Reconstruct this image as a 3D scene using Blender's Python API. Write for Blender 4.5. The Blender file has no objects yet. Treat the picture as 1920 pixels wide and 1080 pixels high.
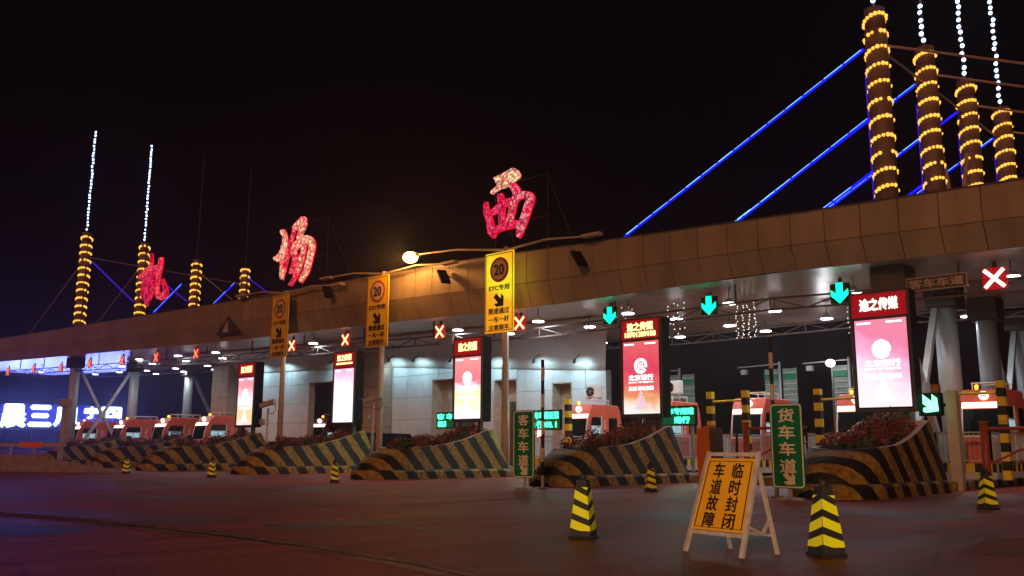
import bpy, bmesh, math, random
from mathutils import Vector, Matrix
random.seed(7)
SC = bpy.context.scene
COL = SC.collection
R = math.radians

# ------------------------------------------------------------------ camera
cam_data = bpy.data.cameras.new('camera')
cam = bpy.data.objects.new('camera', cam_data)
COL.objects.link(cam)
cam_data.sensor_width = 36.0
cam_data.lens = 31.875
cam_data.clip_start = 0.1
cam_data.clip_end = 2000
cr, cu, cf = Vector((0.73504617, 0.67799746, 0.00515368)), Vector((0.11600351, -0.13324614, 0.98427062)), Vector((-0.66801969, 0.72288651, 0.17659215))
cam.matrix_world = Matrix(((cr.x, cu.x, -cf.x, 0), (cr.y, cu.y, -cf.y, 0), (cr.z, cu.z, -cf.z, 1.2), (0, 0, 0, 1)))
SC.camera = cam

# ------------------------------------------------------------------ night sky and the glow of the lit square behind the viewer
world = bpy.data.worlds.new('World')
SC.world = world
world.use_nodes = True
wn = world.node_tree
wn.nodes.clear()
wo = wn.nodes.new('ShaderNodeOutputWorld')
bg = wn.nodes.new('ShaderNodeBackground')
tc = wn.nodes.new('ShaderNodeTexCoord')
sp = wn.nodes.new('ShaderNodeSeparateXYZ')
rp = wn.nodes.new('ShaderNodeValToRGB')
nz = wn.nodes.new('ShaderNodeTexNoise')
nz.inputs['Scale'].default_value = 2.2
nz.inputs['Detail'].default_value = 3
ad = wn.nodes.new('ShaderNodeMath'); ad.operation = 'MULTIPLY_ADD'
ad.inputs[1].default_value = 0.12
wn.links.new(tc.outputs['Generated'], sp.inputs[0])
wn.links.new(tc.outputs['Generated'], nz.inputs['Vector'])
wn.links.new(nz.outputs['Fac'], ad.inputs[0])
wn.links.new(sp.outputs['Z'], ad.inputs[2])
wn.links.new(ad.outputs[0], rp.inputs[0])
e = rp.color_ramp.elements
e[0].position = 0.0; e[0].color = (0.0060, 0.0018, 0.0026, 1)
e[1].position = 0.60; e[1].color = (0.0018, 0.0010, 0.0011, 1)
x_ = e.new(0.2); x_.color = (0.0052, 0.0015, 0.0024, 1)
x_ = e.new(0.36); x_.color = (0.0032, 0.0012, 0.0016, 1)
wn.links.new(rp.outputs[0], bg.inputs['Color'])
bg.inputs['Strength'].default_value = 1.0
wn.links.new(bg.outputs[0], wo.inputs['Surface'])

sun_data = bpy.data.lights.new('street_glow', 'SUN')
sun_data.energy = 0.78
sun_data.color = (1.0, 0.36, 0.16)
sun_data.angle = R(14)
sun = bpy.data.objects.new('street_glow', sun_data)
COL.objects.link(sun)
sun.rotation_euler = Vector((-0.34, 0.86, -0.36)).to_track_quat('-Z', 'Y').to_euler()
sun.location = (0, -10, 20)

# the low beams of the car the picture is taken from
for hx in (-0.55, 0.75):
    hd = bpy.data.lights.new('car_headlight', 'SPOT')
    hd.energy = 1400; hd.color = (1.0, 0.87, 0.56); hd.spot_size = R(75); hd.spot_blend = 0.7; hd.shadow_soft_size = 0.09
    ho = bpy.data.objects.new('car_headlight', hd); COL.objects.link(ho)
    ho.location = (0.72*hx+0.35, 0.68*hx-0.35, 0.45)
    ho.rotation_euler = Vector((-0.60, 0.80, -0.02)).to_track_quat('-Z', 'Y').to_euler()

SC.view_settings.view_transform = 'Standard'
SC.view_settings.look = 'None'
SC.view_settings.exposure = 0.0
SC.view_settings.gamma = 1.0
SC.view_settings.use_curve_mapping = False
SC.render.engine = 'CYCLES'
SC.cycles.use_denoising = True
SC.cycles.max_bounces = 5
SC.cycles.diffuse_bounces = 2
SC.cycles.glossy_bounces = 3
SC.cycles.sample_clamp_indirect = 3.0

# ------------------------------------------------------------------ materials
def newmat(name):
    m = bpy.data.materials.new(name)
    m.use_nodes = True
    return m, m.node_tree, m.node_tree.nodes['Principled BSDF']

def pm(name, col, rough=0.6, metal=0.0, vary=0.25, scale=3.0, bump=0.15, bscale=25.0, spec=0.4, alpha=None):
    m, nt, b = newmat(name)
    t = nt.nodes.new('ShaderNodeTexCoord')
    n = nt.nodes.new('ShaderNodeTexNoise'); n.inputs['Scale'].default_value = scale; n.inputs['Detail'].default_value = 6
    r = nt.nodes.new('ShaderNodeValToRGB')
    c = col
    r.color_ramp.elements[0].position = 0.28
    r.color_ramp.elements[1].position = 0.72
    r.color_ramp.elements[0].color = tuple(v * (1 - vary) for v in c) + (1,)
    r.color_ramp.elements[1].color = tuple(min(1, v * (1 + vary * 0.6)) for v in c) + (1,)
    nt.links.new(t.outputs['Object'], n.inputs['Vector'])
    nt.links.new(n.outputs['Fac'], r.inputs[0])
    nt.links.new(r.outputs[0], b.inputs['Base Color'])
    b.inputs['Roughness'].default_value = rough
    b.inputs['Metallic'].default_value = metal
    b.inputs['Specular IOR Level'].default_value = spec
    if bump:
        n2 = nt.nodes.new('ShaderNodeTexNoise'); n2.inputs['Scale'].default_value = bscale; n2.inputs['Detail'].default_value = 4
        bu = nt.nodes.new('ShaderNodeBump'); bu.inputs['Strength'].default_value = bump; bu.inputs['Distance'].default_value = 0.02
        nt.links.new(t.outputs['Object'], n2.inputs['Vector'])
        nt.links.new(n2.outputs['Fac'], bu.inputs['Height'])
        nt.links.new(bu.outputs[0], b.inputs['Normal'])
    return m

def em(name, col, strength):
    m, nt, b = newmat(name)
    b.inputs['Base Color'].default_value = (0.02, 0.02, 0.02, 1)
    b.inputs['Emission Color'].default_value = tuple(col) + (1,)
    b.inputs['Emission Strength'].default_value = strength
    return m

def math_node(nt, op, a, b=None):
    n = nt.nodes.new('ShaderNodeMath'); n.operation = op
    for i, v in enumerate((a, b)):
        if v is None: continue
        if isinstance(v, (int, float)): n.inputs[i].default_value = v
        else: nt.links.new(v, n.inputs[i])
    return n.outputs[0]

def stripe_mat(name, kx, ky, kz, period, cola, colb, rough=0.6, offset=0.0, wob=0.05, dirt=0.35, duty=0.5):
    """painted hazard stripes: colour changes with kx*x+ky*y+kz*z of the thing itself"""
    m, nt, b = newmat(name)
    t = nt.nodes.new('ShaderNodeTexCoord')
    s = nt.nodes.new('ShaderNodeSeparateXYZ')
    nt.links.new(t.outputs['Object'], s.inputs[0])
    n = nt.nodes.new('ShaderNodeTexNoise'); n.inputs['Scale'].default_value = 3.0
    nt.links.new(t.outputs['Object'], n.inputs['Vector'])
    v = math_node(nt, 'MULTIPLY', s.outputs[0], kx)
    v = math_node(nt, 'ADD', v, math_node(nt, 'MULTIPLY', s.outputs[1], ky))
    v = math_node(nt, 'ADD', v, math_node(nt, 'MULTIPLY', s.outputs[2], kz))
    v = math_node(nt, 'ADD', v, math_node(nt, 'MULTIPLY', n.outputs['Fac'], wob))
    v = math_node(nt, 'ADD', v, offset + 50 * period)
    v = math_node(nt, 'FRACT', math_node(nt, 'DIVIDE', v, period))
    v = math_node(nt, 'GREATER_THAN', v, duty)
    mx = nt.nodes.new('ShaderNodeMix'); mx.data_type = 'RGBA'
    mx.inputs[6].default_value = tuple(cola) + (1,); mx.inputs[7].default_value = tuple(colb) + (1,)
    nt.links.new(v, mx.inputs[0])
    n2 = nt.nodes.new('ShaderNodeTexNoise'); n2.inputs['Scale'].default_value = 7.0; n2.inputs['Detail'].default_value = 8
    nt.links.new(t.outputs['Object'], n2.inputs['Vector'])
    rr = nt.nodes.new('ShaderNodeMapRange')
    rr.inputs['From Min'].default_value = 0.3; rr.inputs['From Max'].default_value = 0.7
    rr.inputs['To Min'].default_value = 1 - dirt; rr.inputs['To Max'].default_value = 1.0
    nt.links.new(n2.outputs['Fac'], rr.inputs['Value'])
    mm = nt.nodes.new('ShaderNodeVectorMath'); mm.operation = 'SCALE'
    nt.links.new(mx.outputs[2], mm.inputs[0]); nt.links.new(rr.outputs[0], mm.inputs['Scale'])
    nt.links.new(mm.outputs[0], b.inputs['Base Color'])
    b.inputs['Roughness'].default_value = rough
    bu = nt.nodes.new('ShaderNodeBump'); bu.inputs['Strength'].default_value = 0.25; bu.inputs['Distance'].default_value = 0.03
    nt.links.new(n2.outputs['Fac'], bu.inputs['Height']); nt.links.new(bu.outputs[0], b.inputs['Normal'])
    return m

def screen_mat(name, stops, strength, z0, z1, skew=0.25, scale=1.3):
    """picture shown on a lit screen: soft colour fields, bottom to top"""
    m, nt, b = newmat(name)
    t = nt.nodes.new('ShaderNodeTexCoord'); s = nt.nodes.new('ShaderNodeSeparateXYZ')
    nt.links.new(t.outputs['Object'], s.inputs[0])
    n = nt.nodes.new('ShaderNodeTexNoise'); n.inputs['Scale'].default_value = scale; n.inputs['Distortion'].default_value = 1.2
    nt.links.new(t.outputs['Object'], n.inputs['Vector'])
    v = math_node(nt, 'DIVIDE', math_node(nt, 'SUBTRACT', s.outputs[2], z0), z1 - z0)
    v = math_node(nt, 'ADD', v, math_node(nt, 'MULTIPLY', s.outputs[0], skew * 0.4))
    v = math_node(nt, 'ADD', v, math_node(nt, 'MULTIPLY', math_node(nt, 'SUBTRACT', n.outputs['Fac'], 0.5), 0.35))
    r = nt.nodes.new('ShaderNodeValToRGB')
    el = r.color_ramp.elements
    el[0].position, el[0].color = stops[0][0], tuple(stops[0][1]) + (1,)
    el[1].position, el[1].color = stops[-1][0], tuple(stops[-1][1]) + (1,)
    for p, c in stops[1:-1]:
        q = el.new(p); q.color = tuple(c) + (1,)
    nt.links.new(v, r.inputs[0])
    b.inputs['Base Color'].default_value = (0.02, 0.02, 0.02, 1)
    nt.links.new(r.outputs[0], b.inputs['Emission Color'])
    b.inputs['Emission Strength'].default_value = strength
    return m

def dots_mat(name, hot, cold, bias, strength, scale=9.0):
    """field of single lamps: each cell its own brightness, dark gaps between"""
    m, nt, b = newmat(name)
    t = nt.nodes.new('ShaderNodeTexCoord')
    v = nt.nodes.new('ShaderNodeTexVoronoi'); v.inputs['Scale'].default_value = scale
    nt.links.new(t.outputs['Object'], v.inputs['Vector'])
    sc = nt.nodes.new('ShaderNodeSeparateColor'); nt.links.new(v.outputs['Color'], sc.inputs[0])
    r = nt.nodes.new('ShaderNodeValToRGB'); el = r.color_ramp.elements
    el[0].position = max(0.0, bias - 0.3); el[0].color = tuple(cold) + (1,)
    el[1].position = min(1.0, bias + 0.3); el[1].color = tuple(hot) + (1,)
    nt.links.new(sc.outputs[0], r.inputs[0])
    g = nt.nodes.new('ShaderNodeMapRange')
    g.inputs['From Min'].default_value = 0.25; g.inputs['From Max'].default_value = 0.7
    g.inputs['To Min'].default_value = strength; g.inputs['To Max'].default_value = strength * 0.25
    nt.links.new(v.outputs['Distance'], g.inputs['Value'])
    b.inputs['Base Color'].default_value = (0.05, 0.0, 0.0, 1)
    nt.links.new(r.outputs[0], b.inputs['Emission Color'])
    nt.links.new(g.outputs[0], b.inputs['Emission Strength'])
    return m

def asphalt_mat():
    m, nt, b = newmat('asphalt')
    t = nt.nodes.new('ShaderNodeTexCoord')
    big = nt.nodes.new('ShaderNodeTexNoise'); big.inputs['Scale'].default_value = 0.16; big.inputs['Detail'].default_value = 5; big.inputs['Distortion'].default_value = 0.6
    fine = nt.nodes.new('ShaderNodeTexNoise'); fine.inputs['Scale'].default_value = 17; fine.inputs['Detail'].default_value = 5
    mp = nt.nodes.new('ShaderNodeMapping'); mp.inputs['Scale'].default_value = (1.1, 0.16, 1)
    streak = nt.nodes.new('ShaderNodeTexNoise'); streak.inputs['Scale'].default_value = 1.0; streak.inputs['Detail'].default_value = 4
    crack = nt.nodes.new('ShaderNodeTexVoronoi'); crack.feature = 'DISTANCE_TO_EDGE'; crack.inputs['Scale'].default_value = 0.22
    cn = nt.nodes.new('ShaderNodeTexNoise'); cn.inputs['Scale'].default_value = 0.9; cn.inputs['Detail'].default_value = 5
    cm = nt.nodes.new('ShaderNodeMix'); cm.data_type = 'RGBA'; cm.inputs[0].default_value = 0.25
    o = t.outputs['Object']
    for n in (big, fine, cn): nt.links.new(o, n.inputs['Vector'])
    nt.links.new(o, mp.inputs[0]); nt.links.new(mp.outputs[0], streak.inputs['Vector'])
    nt.links.new(o, cm.inputs[6]); nt.links.new(cn.outputs['Color'], cm.inputs[7]); nt.links.new(cm.outputs[2], crack.inputs['Vector'])
    r = nt.nodes.new('ShaderNodeValToRGB'); el = r.color_ramp.elements
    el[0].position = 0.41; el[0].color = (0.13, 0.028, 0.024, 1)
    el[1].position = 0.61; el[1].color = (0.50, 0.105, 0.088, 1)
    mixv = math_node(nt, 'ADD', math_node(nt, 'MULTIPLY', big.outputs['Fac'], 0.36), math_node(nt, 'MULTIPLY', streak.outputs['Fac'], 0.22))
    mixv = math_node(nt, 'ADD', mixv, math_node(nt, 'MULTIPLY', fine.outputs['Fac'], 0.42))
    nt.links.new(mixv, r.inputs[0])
    cr_ = nt.nodes.new('ShaderNodeMapRange'); cr_.inputs['From Min'].default_value = 0.0; cr_.inputs['From Max'].default_value = 0.006
    cr_.inputs['To Min'].default_value = 0.45; cr_.inputs['To Max'].default_value = 1.0
    nt.links.new(crack.outputs['Distance'], cr_.inputs['Value'])
    # tyre tracks along the lanes and oil spots
    mp2 = nt.nodes.new('ShaderNodeMapping'); mp2.inputs['Scale'].default_value = (1.6, 0.07, 1); mp2.inputs['Rotation'].default_value = (0, 0, 0.12)
    tr = nt.nodes.new('ShaderNodeTexNoise'); tr.inputs['Scale'].default_value = 1.0; tr.inputs['Detail'].default_value = 6; tr.inputs['Distortion'].default_value = 0.4
    nt.links.new(o, mp2.inputs[0]); nt.links.new(mp2.outputs[0], tr.inputs['Vector'])
    tm = nt.nodes.new('ShaderNodeMapRange'); tm.inputs['From Min'].default_value = 0.36; tm.inputs['From Max'].default_value = 0.60
    tm.inputs['To Min'].default_value = 0.74; tm.inputs['To Max'].default_value = 1.08
    nt.links.new(tr.outputs['Fac'], tm.inputs['Value'])
    oil = nt.nodes.new('ShaderNodeTexVoronoi'); oil.inputs['Scale'].default_value = 0.55
    nt.links.new(cm.outputs[2], oil.inputs['Vector'])
    om = nt.nodes.new('ShaderNodeMapRange'); om.inputs['From Min'].default_value = 0.06; om.inputs['From Max'].default_value = 0.24
    om.inputs['To Min'].default_value = 0.55; om.inputs['To Max'].default_value = 1.0
    nt.links.new(oil.outputs['Distance'], om.inputs['Value'])
    vm = nt.nodes.new('ShaderNodeVectorMath'); vm.operation = 'SCALE'
    wear = math_node(nt, 'MULTIPLY', math_node(nt, 'MULTIPLY', cr_.outputs[0], tm.outputs[0]), om.outputs[0])
    nt.links.new(r.outputs[0], vm.inputs[0]); nt.links.new(wear, vm.inputs['Scale'])
    nt.links.new(vm.outputs[0], b.inputs['Base Color'])
    rg = nt.nodes.new('ShaderNodeMapRange'); rg.inputs['To Min'].default_value = 0.34; rg.inputs['To Max'].default_value = 0.85
    nt.links.new(big.outputs['Fac'], rg.inputs['Value']); nt.links.new(rg.outputs[0], b.inputs['Roughness'])
    bu = nt.nodes.new('ShaderNodeBump'); bu.inputs['Strength'].default_value = 0.5; bu.inputs['Distance'].default_value = 0.02
    nt.links.new(fine.outputs['Fac'], bu.inputs['Height']); nt.links.new(bu.outputs[0], b.inputs['Normal'])
    b.inputs['Specular IOR Level'].default_value = 0.22
    return m

def soffit_mat():
    m = pm('polished_soffit_sheet', (0.62, 0.53, 0.46), 0.27, 0.28, 0.15, 0.8, 0.0)
    nt = m.node_tree; b = nt.nodes['Principled BSDF']
    t = nt.nodes.new('ShaderNodeTexCoord')
    n = nt.nodes.new('ShaderNodeTexNoise'); n.inputs['Scale'].default_value = 0.8; n.inputs['Detail'].default_value = 2
    bu = nt.nodes.new('ShaderNodeBump'); bu.inputs['Strength'].default_value = 0.22; bu.inputs['Distance'].default_value = 0.05
    nt.links.new(t.outputs['Object'], n.inputs['Vector']); nt.links.new(n.outputs['Fac'], bu.inputs['Height']); nt.links.new(bu.outputs[0], b.inputs['Normal'])
    return m

def fascia_mat():
    m = pm('fascia_sheet', (0.36, 0.28, 0.20), 0.5, 0.15, 0.2, 0.35, 0.1, 6)
    nt = m.node_tree; b = nt.nodes['Principled BSDF']
    src = b.inputs['Base Color'].links[0].from_socket
    t = nt.nodes.new('ShaderNodeTexCoord'); mp = nt.nodes.new('ShaderNodeMapping'); mp.inputs['Scale'].default_value = (1.3, 1.3, 0.35)
    n = nt.nodes.new('ShaderNodeTexNoise'); n.inputs['Scale'].default_value = 1.0; n.inputs['Detail'].default_value = 5
    nt.links.new(t.outputs['Object'], mp.inputs[0]); nt.links.new(mp.outputs[0], n.inputs['Vector'])
    r = nt.nodes.new('ShaderNodeMapRange'); r.inputs['From Min'].default_value = .35; r.inputs['From Max'].default_value = .6; r.inputs['To Min'].default_value = .86; r.inputs['To Max'].default_value = 1.03
    nt.links.new(n.outputs['Fac'], r.inputs['Value'])
    v = nt.nodes.new('ShaderNodeVectorMath'); v.operation = 'SCALE'
    nt.links.new(src, v.inputs[0]); nt.links.new(r.outputs[0], v.inputs['Scale']); nt.links.new(v.outputs[0], b.inputs['Base Color'])
    return m

YEL, BLK = (0.46, 0.28, 0.045), (0.018, 0.014, 0.014)
M = dict(
    asphalt=asphalt_mat(),
    fascia=fascia_mat(),
    fascia_gap=pm('fascia_backing', (0.10, 0.08, 0.06), 0.8),
    soffit=soffit_mat(),
    tile=pm('wall_tile', (0.62, 0.66, 0.68), 0.35, 0.0, 0.10, 1.2, 0.05, 10),
    joint=pm('wall_joint', (0.14, 0.14, 0.14), 0.9),
    cove=pm('cove_plaster', (0.52, 0.50, 0.48), 0.6, 0.0, 0.15, 0.7),
    pier=pm('pier_stone', (0.36, 0.28, 0.22), 0.6, 0.0, 0.2, 1.5),
    recess=pm('recess_paint', (0.55, 0.40, 0.30), 0.7),
    steel=pm('painted_steel_grey', (0.45, 0.46, 0.45), 0.45, 0.1, 0.15, 2.0),
    steel_dark=pm('weathered_steel', (0.10, 0.085, 0.075), 0.55, 0.3, 0.25, 3.0),
    truss_white=pm('pale_truss_paint', (0.42, 0.40, 0.40), 0.5, 0.1),
    tower=pm('pylon_paint', (0.24, 0.15, 0.12), 0.6, 0.1, 0.2, 2.0),
    column=pm('column_paint', (0.44, 0.47, 0.48), 0.42, 0.1, 0.15, 1.0, 0.05),
    pole=pm('pole_paint', (0.50, 0.40, 0.32), 0.45, 0.1, 0.15, 2.0),
    cable=pm('cable_sheath', (0.45, 0.32, 0.28), 0.5),
    yellow=pm('yellow_paint', (0.72, 0.52, 0.03), 0.5, 0.0, 0.2, 4),
    black=pm('black_paint', (0.02, 0.02, 0.02), 0.5),
    dark=pm('dark_plastic', (0.014, 0.010, 0.011), 0.75, 0, .2, 3, .1, 20, .12),
    rubber=pm('cone_rubber', (0.030, 0.024, 0.024), 0.65),
    concrete=pm('weathered_concrete', (0.30, 0.24, 0.21), 0.8, 0.0, 0.3, 2.5, 0.4, 14),
    rim=pm('planter_rim', (0.50, 0.38, 0.33), 0.6, 0.0, 0.2, 3),
    soil=pm('soil', (0.05, 0.035, 0.025), 0.9, 0.0, 0.4, 8, 0.6),
    kerb=pm('pale_kerb', (0.50, 0.49, 0.47), 0.7, 0.0, 0.25, 2),
    paving=pm('island_paving', (0.20, 0.12, 0.11), 0.8, 0.0, 0.3, 4),
    orange=pm('booth_orange', (0.68, 0.125, 0.07), 0.38, 0.0, 0.12, 2.0, 0.02),
    white=pm('white_paint', (0.72, 0.72, 0.70), 0.45, 0.0, 0.1, 3, 0.03),
    glass=pm('dark_glazing', (0.012, 0.018, 0.018), 0.06, 0.0, 0.2, 1, 0.0, spec=0.7),
    red_post=pm('rust_red_paint', (0.33, 0.065, 0.03), 0.5, 0.0, 0.3, 6),
    orange_panel=pm('orange_pillar_paint', (0.62, 0.16, 0.02), 0.5, 0.0, 0.15, 4),
    sign_green=pm('green_sheeting', (0.008, 0.20, 0.085), 0.35, 0.0, 0.08, 5, 0.0),
    sign_cream=pm('cream_lettering', (0.86, 0.78, 0.55), 0.4, 0.0, 0.05, 5, 0.0),
    sign_orange=pm('orange_sheeting', (0.85, 0.38, 0.02), 0.38, 0.0, 0.08, 4, 0.0),
    sign_amber=pm('amber_sheeting', (0.85, 0.60, 0.03), 0.35, 0.0, 0.08, 2, 0.0),
    ink=pm('black_lettering', (0.035, 0.015, 0.008), 0.5, 0.0, 0.1, 5, 0.0),
    sign_red=pm('red_print', (0.45, 0.06, 0.03), 0.5, 0.0, 0.1, 5, 0.0),
    disc=pm('disc_print', (0.75, 0.55, 0.38), 0.5, 0.0, 0.1, 5, 0.0),
    wood=pm('painted_timber_frame', (0.50, 0.36, 0.31), 0.55, 0.0, 0.25, 9),
    wire=pm('frame_wire', (0.05, 0.035, 0.035), 0.7),
    vms_back=pm('sign_back_sheet', (0.22, 0.26, 0.22), 0.5, 0.2),
    planter=stripe_mat('planter_hazard_paint', 0.0, 1.0, 0.85, 1.06, YEL, BLK, 0.62, 0.25, 0.16, 0.7),
    plinth=stripe_mat('plinth_hazard_paint', 0.0, 1.0, 0.75, 1.10, YEL, BLK, 0.65, 0.02, 0.16, 0.75),
    kerbstripe=stripe_mat('kerb_hazard_paint', 0.0, 1.0, 0.35, 1.3, (0.30, 0.20, 0.09), BLK, 0.7, 0.0, 0.12, 0.6),
    guard=stripe_mat('guard_hazard_paint', 0.7, 0.7, 0.0, 0.42, (0.75, 0.58, 0.06), BLK, 0.5, 0.0, 0.02, 0.2),
    post_stripe=stripe_mat('post_hazard_paint', 0.0, 0.0, 1.0, 0.62, (0.80, 0.66, 0.04), BLK, 0.45, 0.0, 0.0, 0.15),
    pole_stripe=stripe_mat('pole_band_paint', 0.0, 0.0, 1.0, 0.86, (0.70, 0.55, 0.36), (0.03, 0.015, 0.02), 0.45, 0.0, 0.0, 0.2),
    conemat=None,
    van_paint=pm('van_paint', (0.02,0.018,0.03), 0.2, .4, .1, 2, 0),
    orange_refl=pm('orange_reflective', (0.95,0.25,0.01), 0.35, 0, .1, 3),
    joint_rubber=pm('joint_rubber', (0.13,0.06,0.06), 0.6, 0, .6, 2),
    led_amber=em('amber_bulbs', (1.0, 0.46, 0.06), 1.75),
    led_amber_dim=em('amber_bulbs_dim', (1.0, 0.33, 0.04), 2.2),
    led_white=em('white_bulbs', (0.50, 0.66, 1.0), 6.0),
    led_blue=em('blue_tube', (0.004, 0.004, 1.0), 1.5),
    led_blue_dim=em('blue_tube_dim', (0.06, 0.01, 0.75), 0.6),
    led_blue_core=em('blue_tube_core', (0.12, 0.38, 1.0), 3.0),
    led_green=em('green_arrow_lamp', (0.0, 1.0, 0.45), 2.2),
    led_board=em('green_board_letters', (0.05, 1.0, 0.40), 3.5),
    board_glow=em('green_board_face', (0.0, 0.55, 0.20), 0.10),
    cross=em('cross_lamp', (1.0, 0.75, 0.35), 1.6),
    cross_far=em('cross_lamp_far', (1.0, 0.30, 0.12), 1.3),
    cross_near=em('cross_lamp_white', (1.0, 0.85, 0.80), 2.2),
    crossback=em('cross_back', (0.75, 0.0, 0.012), 0.50),
    halo=em('red_letter_bloom', (1.0, 0.0, 0.03), 0.85),
    lamp=em('pendant_diffuser', (0.95, 0.93, 1.0), 9.0),
    sodium=em('sodium_bulb', (1.0, 0.50, 0.13), 11.0),
    header=em('header_red', (0.60, 0.0, 0.010), 0.50),
    header_text=em('header_text', (1.0, 0.80, 0.30), 2.2),
    header_text_w=em('header_text_white', (1.0, 0.90, 0.75), 2.4),
    screen_text=em('screen_text', (1.0, 0.92, 0.98), 2.0),
    neon=em('neon_face', (0.34, 0.45, 1.0), 7.0),
    neon_halo=em('neon_halo_glow', (0.02, 0.02, 1.0), 0.40),
    cyan=em('cyan_panel', (0.10, 0.55, 0.60), 0.5),
    booth_strip=em('booth_light_strip', (1.0, 0.95, 0.80), 1.8),
    booth_in=em('booth_window_lit', (0.45, 0.70, 0.80), 0.7),
    turn_lamp=em('amber_beacon', (1.0, 0.45, 0.02), 3.0),
)
CONE_Y = (0.95, 0.93, 0.02)
M['conemat'] = stripe_mat('cone_stripe_sheeting', 0.0, 0.0, 1.0, 0.30, CONE_Y, BLK, 0.35, 0.12, 0.0, 0.12)

# ------------------------------------------------------------------ mesh helpers
class MB:
    def __init__(s):
        s.bm = bmesh.new()
    def box(s, x0, x1, y0, y1, z0, z1):
        v = [s.bm.verts.new(p) for p in ((x0,y0,z0),(x1,y0,z0),(x1,y1,z0),(x0,y1,z0),(x0,y0,z1),(x1,y0,z1),(x1,y1,z1),(x0,y1,z1))]
        for f in ((0,3,2,1),(4,5,6,7),(0,1,5,4),(1,2,6,5),(2,3,7,6),(3,0,4,7)):
            s.bm.faces.new([v[i] for i in f])
        return s
    def bar(s, p0, p1, w, d=None):
        """rectangular bar between two points"""
        p0, p1 = Vector(p0), Vector(p1); d = d or w
        t = (p1 - p0).normalized()
        up = Vector((0,0,1)) if abs(t.z) < 0.95 else Vector((0,1,0))
        a = t.cross(up).normalized() * (w/2); b = t.cross(a).normalized() * (d/2)
        v = [s.bm.verts.new(p + q) for p in (p0, p1) for q in (a+b, -a+b, -a-b, a-b)]
        for f in ((3,2,1,0),(4,5,6,7),(0,1,5,4),(1,2,6,5),(2,3,7,6),(3,0,4,7)):
            s.bm.faces.new([v[i] for i in f])
        return s
    def tube(s, p0, p1, r0, r1=None, n=10, caps=True):
        p0, p1 = Vector(p0), Vector(p1); r1 = r0 if r1 is None else r1
        t = (p1 - p0).normalized()
        up = Vector((0,0,1)) if abs(t.z) < 0.95 else Vector((1,0,0))
        a = t.cross(up).normalized(); b = t.cross(a).normalized()
        ra = [s.bm.verts.new(p0 + (a*math.cos(2*math.pi*k/n) + b*math.sin(2*math.pi*k/n))*r0) for k in range(n)]
        rb = [s.bm.verts.new(p1 + (a*math.cos(2*math.pi*k/n) + b*math.sin(2*math.pi*k/n))*r1) for k in range(n)]
        for k in range(n):
            f = s.bm.faces.new((ra[k], ra[(k+1)%n], rb[(k+1)%n], rb[k])); f.smooth = n > 8
        if caps:
            s.bm.faces.new(ra[::-1]); s.bm.faces.new(rb)
        return s
    def path(s, pts, r, n=8):
        for a, b in zip(pts, pts[1:]): s.tube(a, b, r, r, n)
        return s
    def ball(s, c, r, seg=8, sz=1.0):
        mat = Matrix.Translation(c) @ Matrix.Diagonal((1, 1, sz, 1))
        bmesh.ops.create_uvsphere(s.bm, u_segments=seg, v_segments=max(4, seg//2+1), radius=r, matrix=mat)
        return s
    def prism(s, poly, axis, a0, a1):
        """polygon in the two other axes extruded along axis"""
        def P(u, v, w): return {'x': (w,u,v), 'y': (u,w,v), 'z': (u,v,w)}[axis]
        A = [s.bm.verts.new(P(u, v, a0)) for u, v in poly]
        B = [s.bm.verts.new(P(u, v, a1)) for u, v in poly]
        n = len(poly)
        s.bm.faces.new(A[::-1]); s.bm.faces.new(B)
        for k in range(n): s.bm.faces.new((A[k], A[(k+1)%n], B[(k+1)%n], B[k]))
        return s
    def quad(s, *p):
        s.bm.faces.new([s.bm.verts.new(q) for q in p]); return s
    def mesh(s, name, mat):
        bmesh.ops.recalc_face_normals(s.bm, faces=s.bm.faces)
        me = bpy.data.meshes.new(name); s.bm.to_mesh(me); s.bm.free()
        me.materials.append(mat); return me
    def build(s, name, mat, parent=None, bevel=0.0, loc=None):
        if bevel:
            bmesh.ops.bevel(s.bm, geom=[e_ for e_ in s.bm.edges], offset=bevel, segments=1, affect='EDGES', clamp_overlap=True)
        return link(name, s.mesh(name, mat), parent, loc)

def link(name, me, parent=None, loc=None):
    o = bpy.data.objects.new(name, me); COL.objects.link(o)
    if parent: o.parent = parent
    if loc: o.location = loc
    return o

def tag(o, label=None, cat=None, group=None, kind=None):
    if label: o['label'] = label
    if cat: o['category'] = cat
    if group: o['group'] = group
    if kind: o['kind'] = kind
    return o

def thing(name, loc, label, cat, group=None, rz=0.0):
    o = bpy.data.objects.new(name, None); COL.objects.link(o)
    o.empty_display_size = 0.3
    o.location = loc; o.rotation_euler = (0, 0, rz)
    return tag(o, label, cat, group)

def copy_tree(o, parent=None):
    c = o.copy(); COL.objects.link(c)
    if parent: c.parent = parent
    for ch in list(o.children): copy_tree(ch, c)
    return c

def text_mesh(body, bold=0.012, depth=0.006, spacing=1.0):
    cu_ = bpy.data.curves.new('lettering', 'FONT')
    cu_.body = body; cu_.size = 1.0; cu_.offset = 0.0; cu_.extrude = depth
    cu_.align_x = 'CENTER'; cu_.space_line = spacing; cu_.resolution_u = 3
    o = bpy.data.objects.new('lettering', cu_); COL.objects.link(o)
    bpy.context.view_layer.update()
    me = bpy.data.meshes.new_from_object(o.evaluated_get(bpy.context.evaluated_depsgraph_get()))
    bpy.data.objects.remove(o); bpy.data.curves.remove(cu_)
    return me

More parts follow.
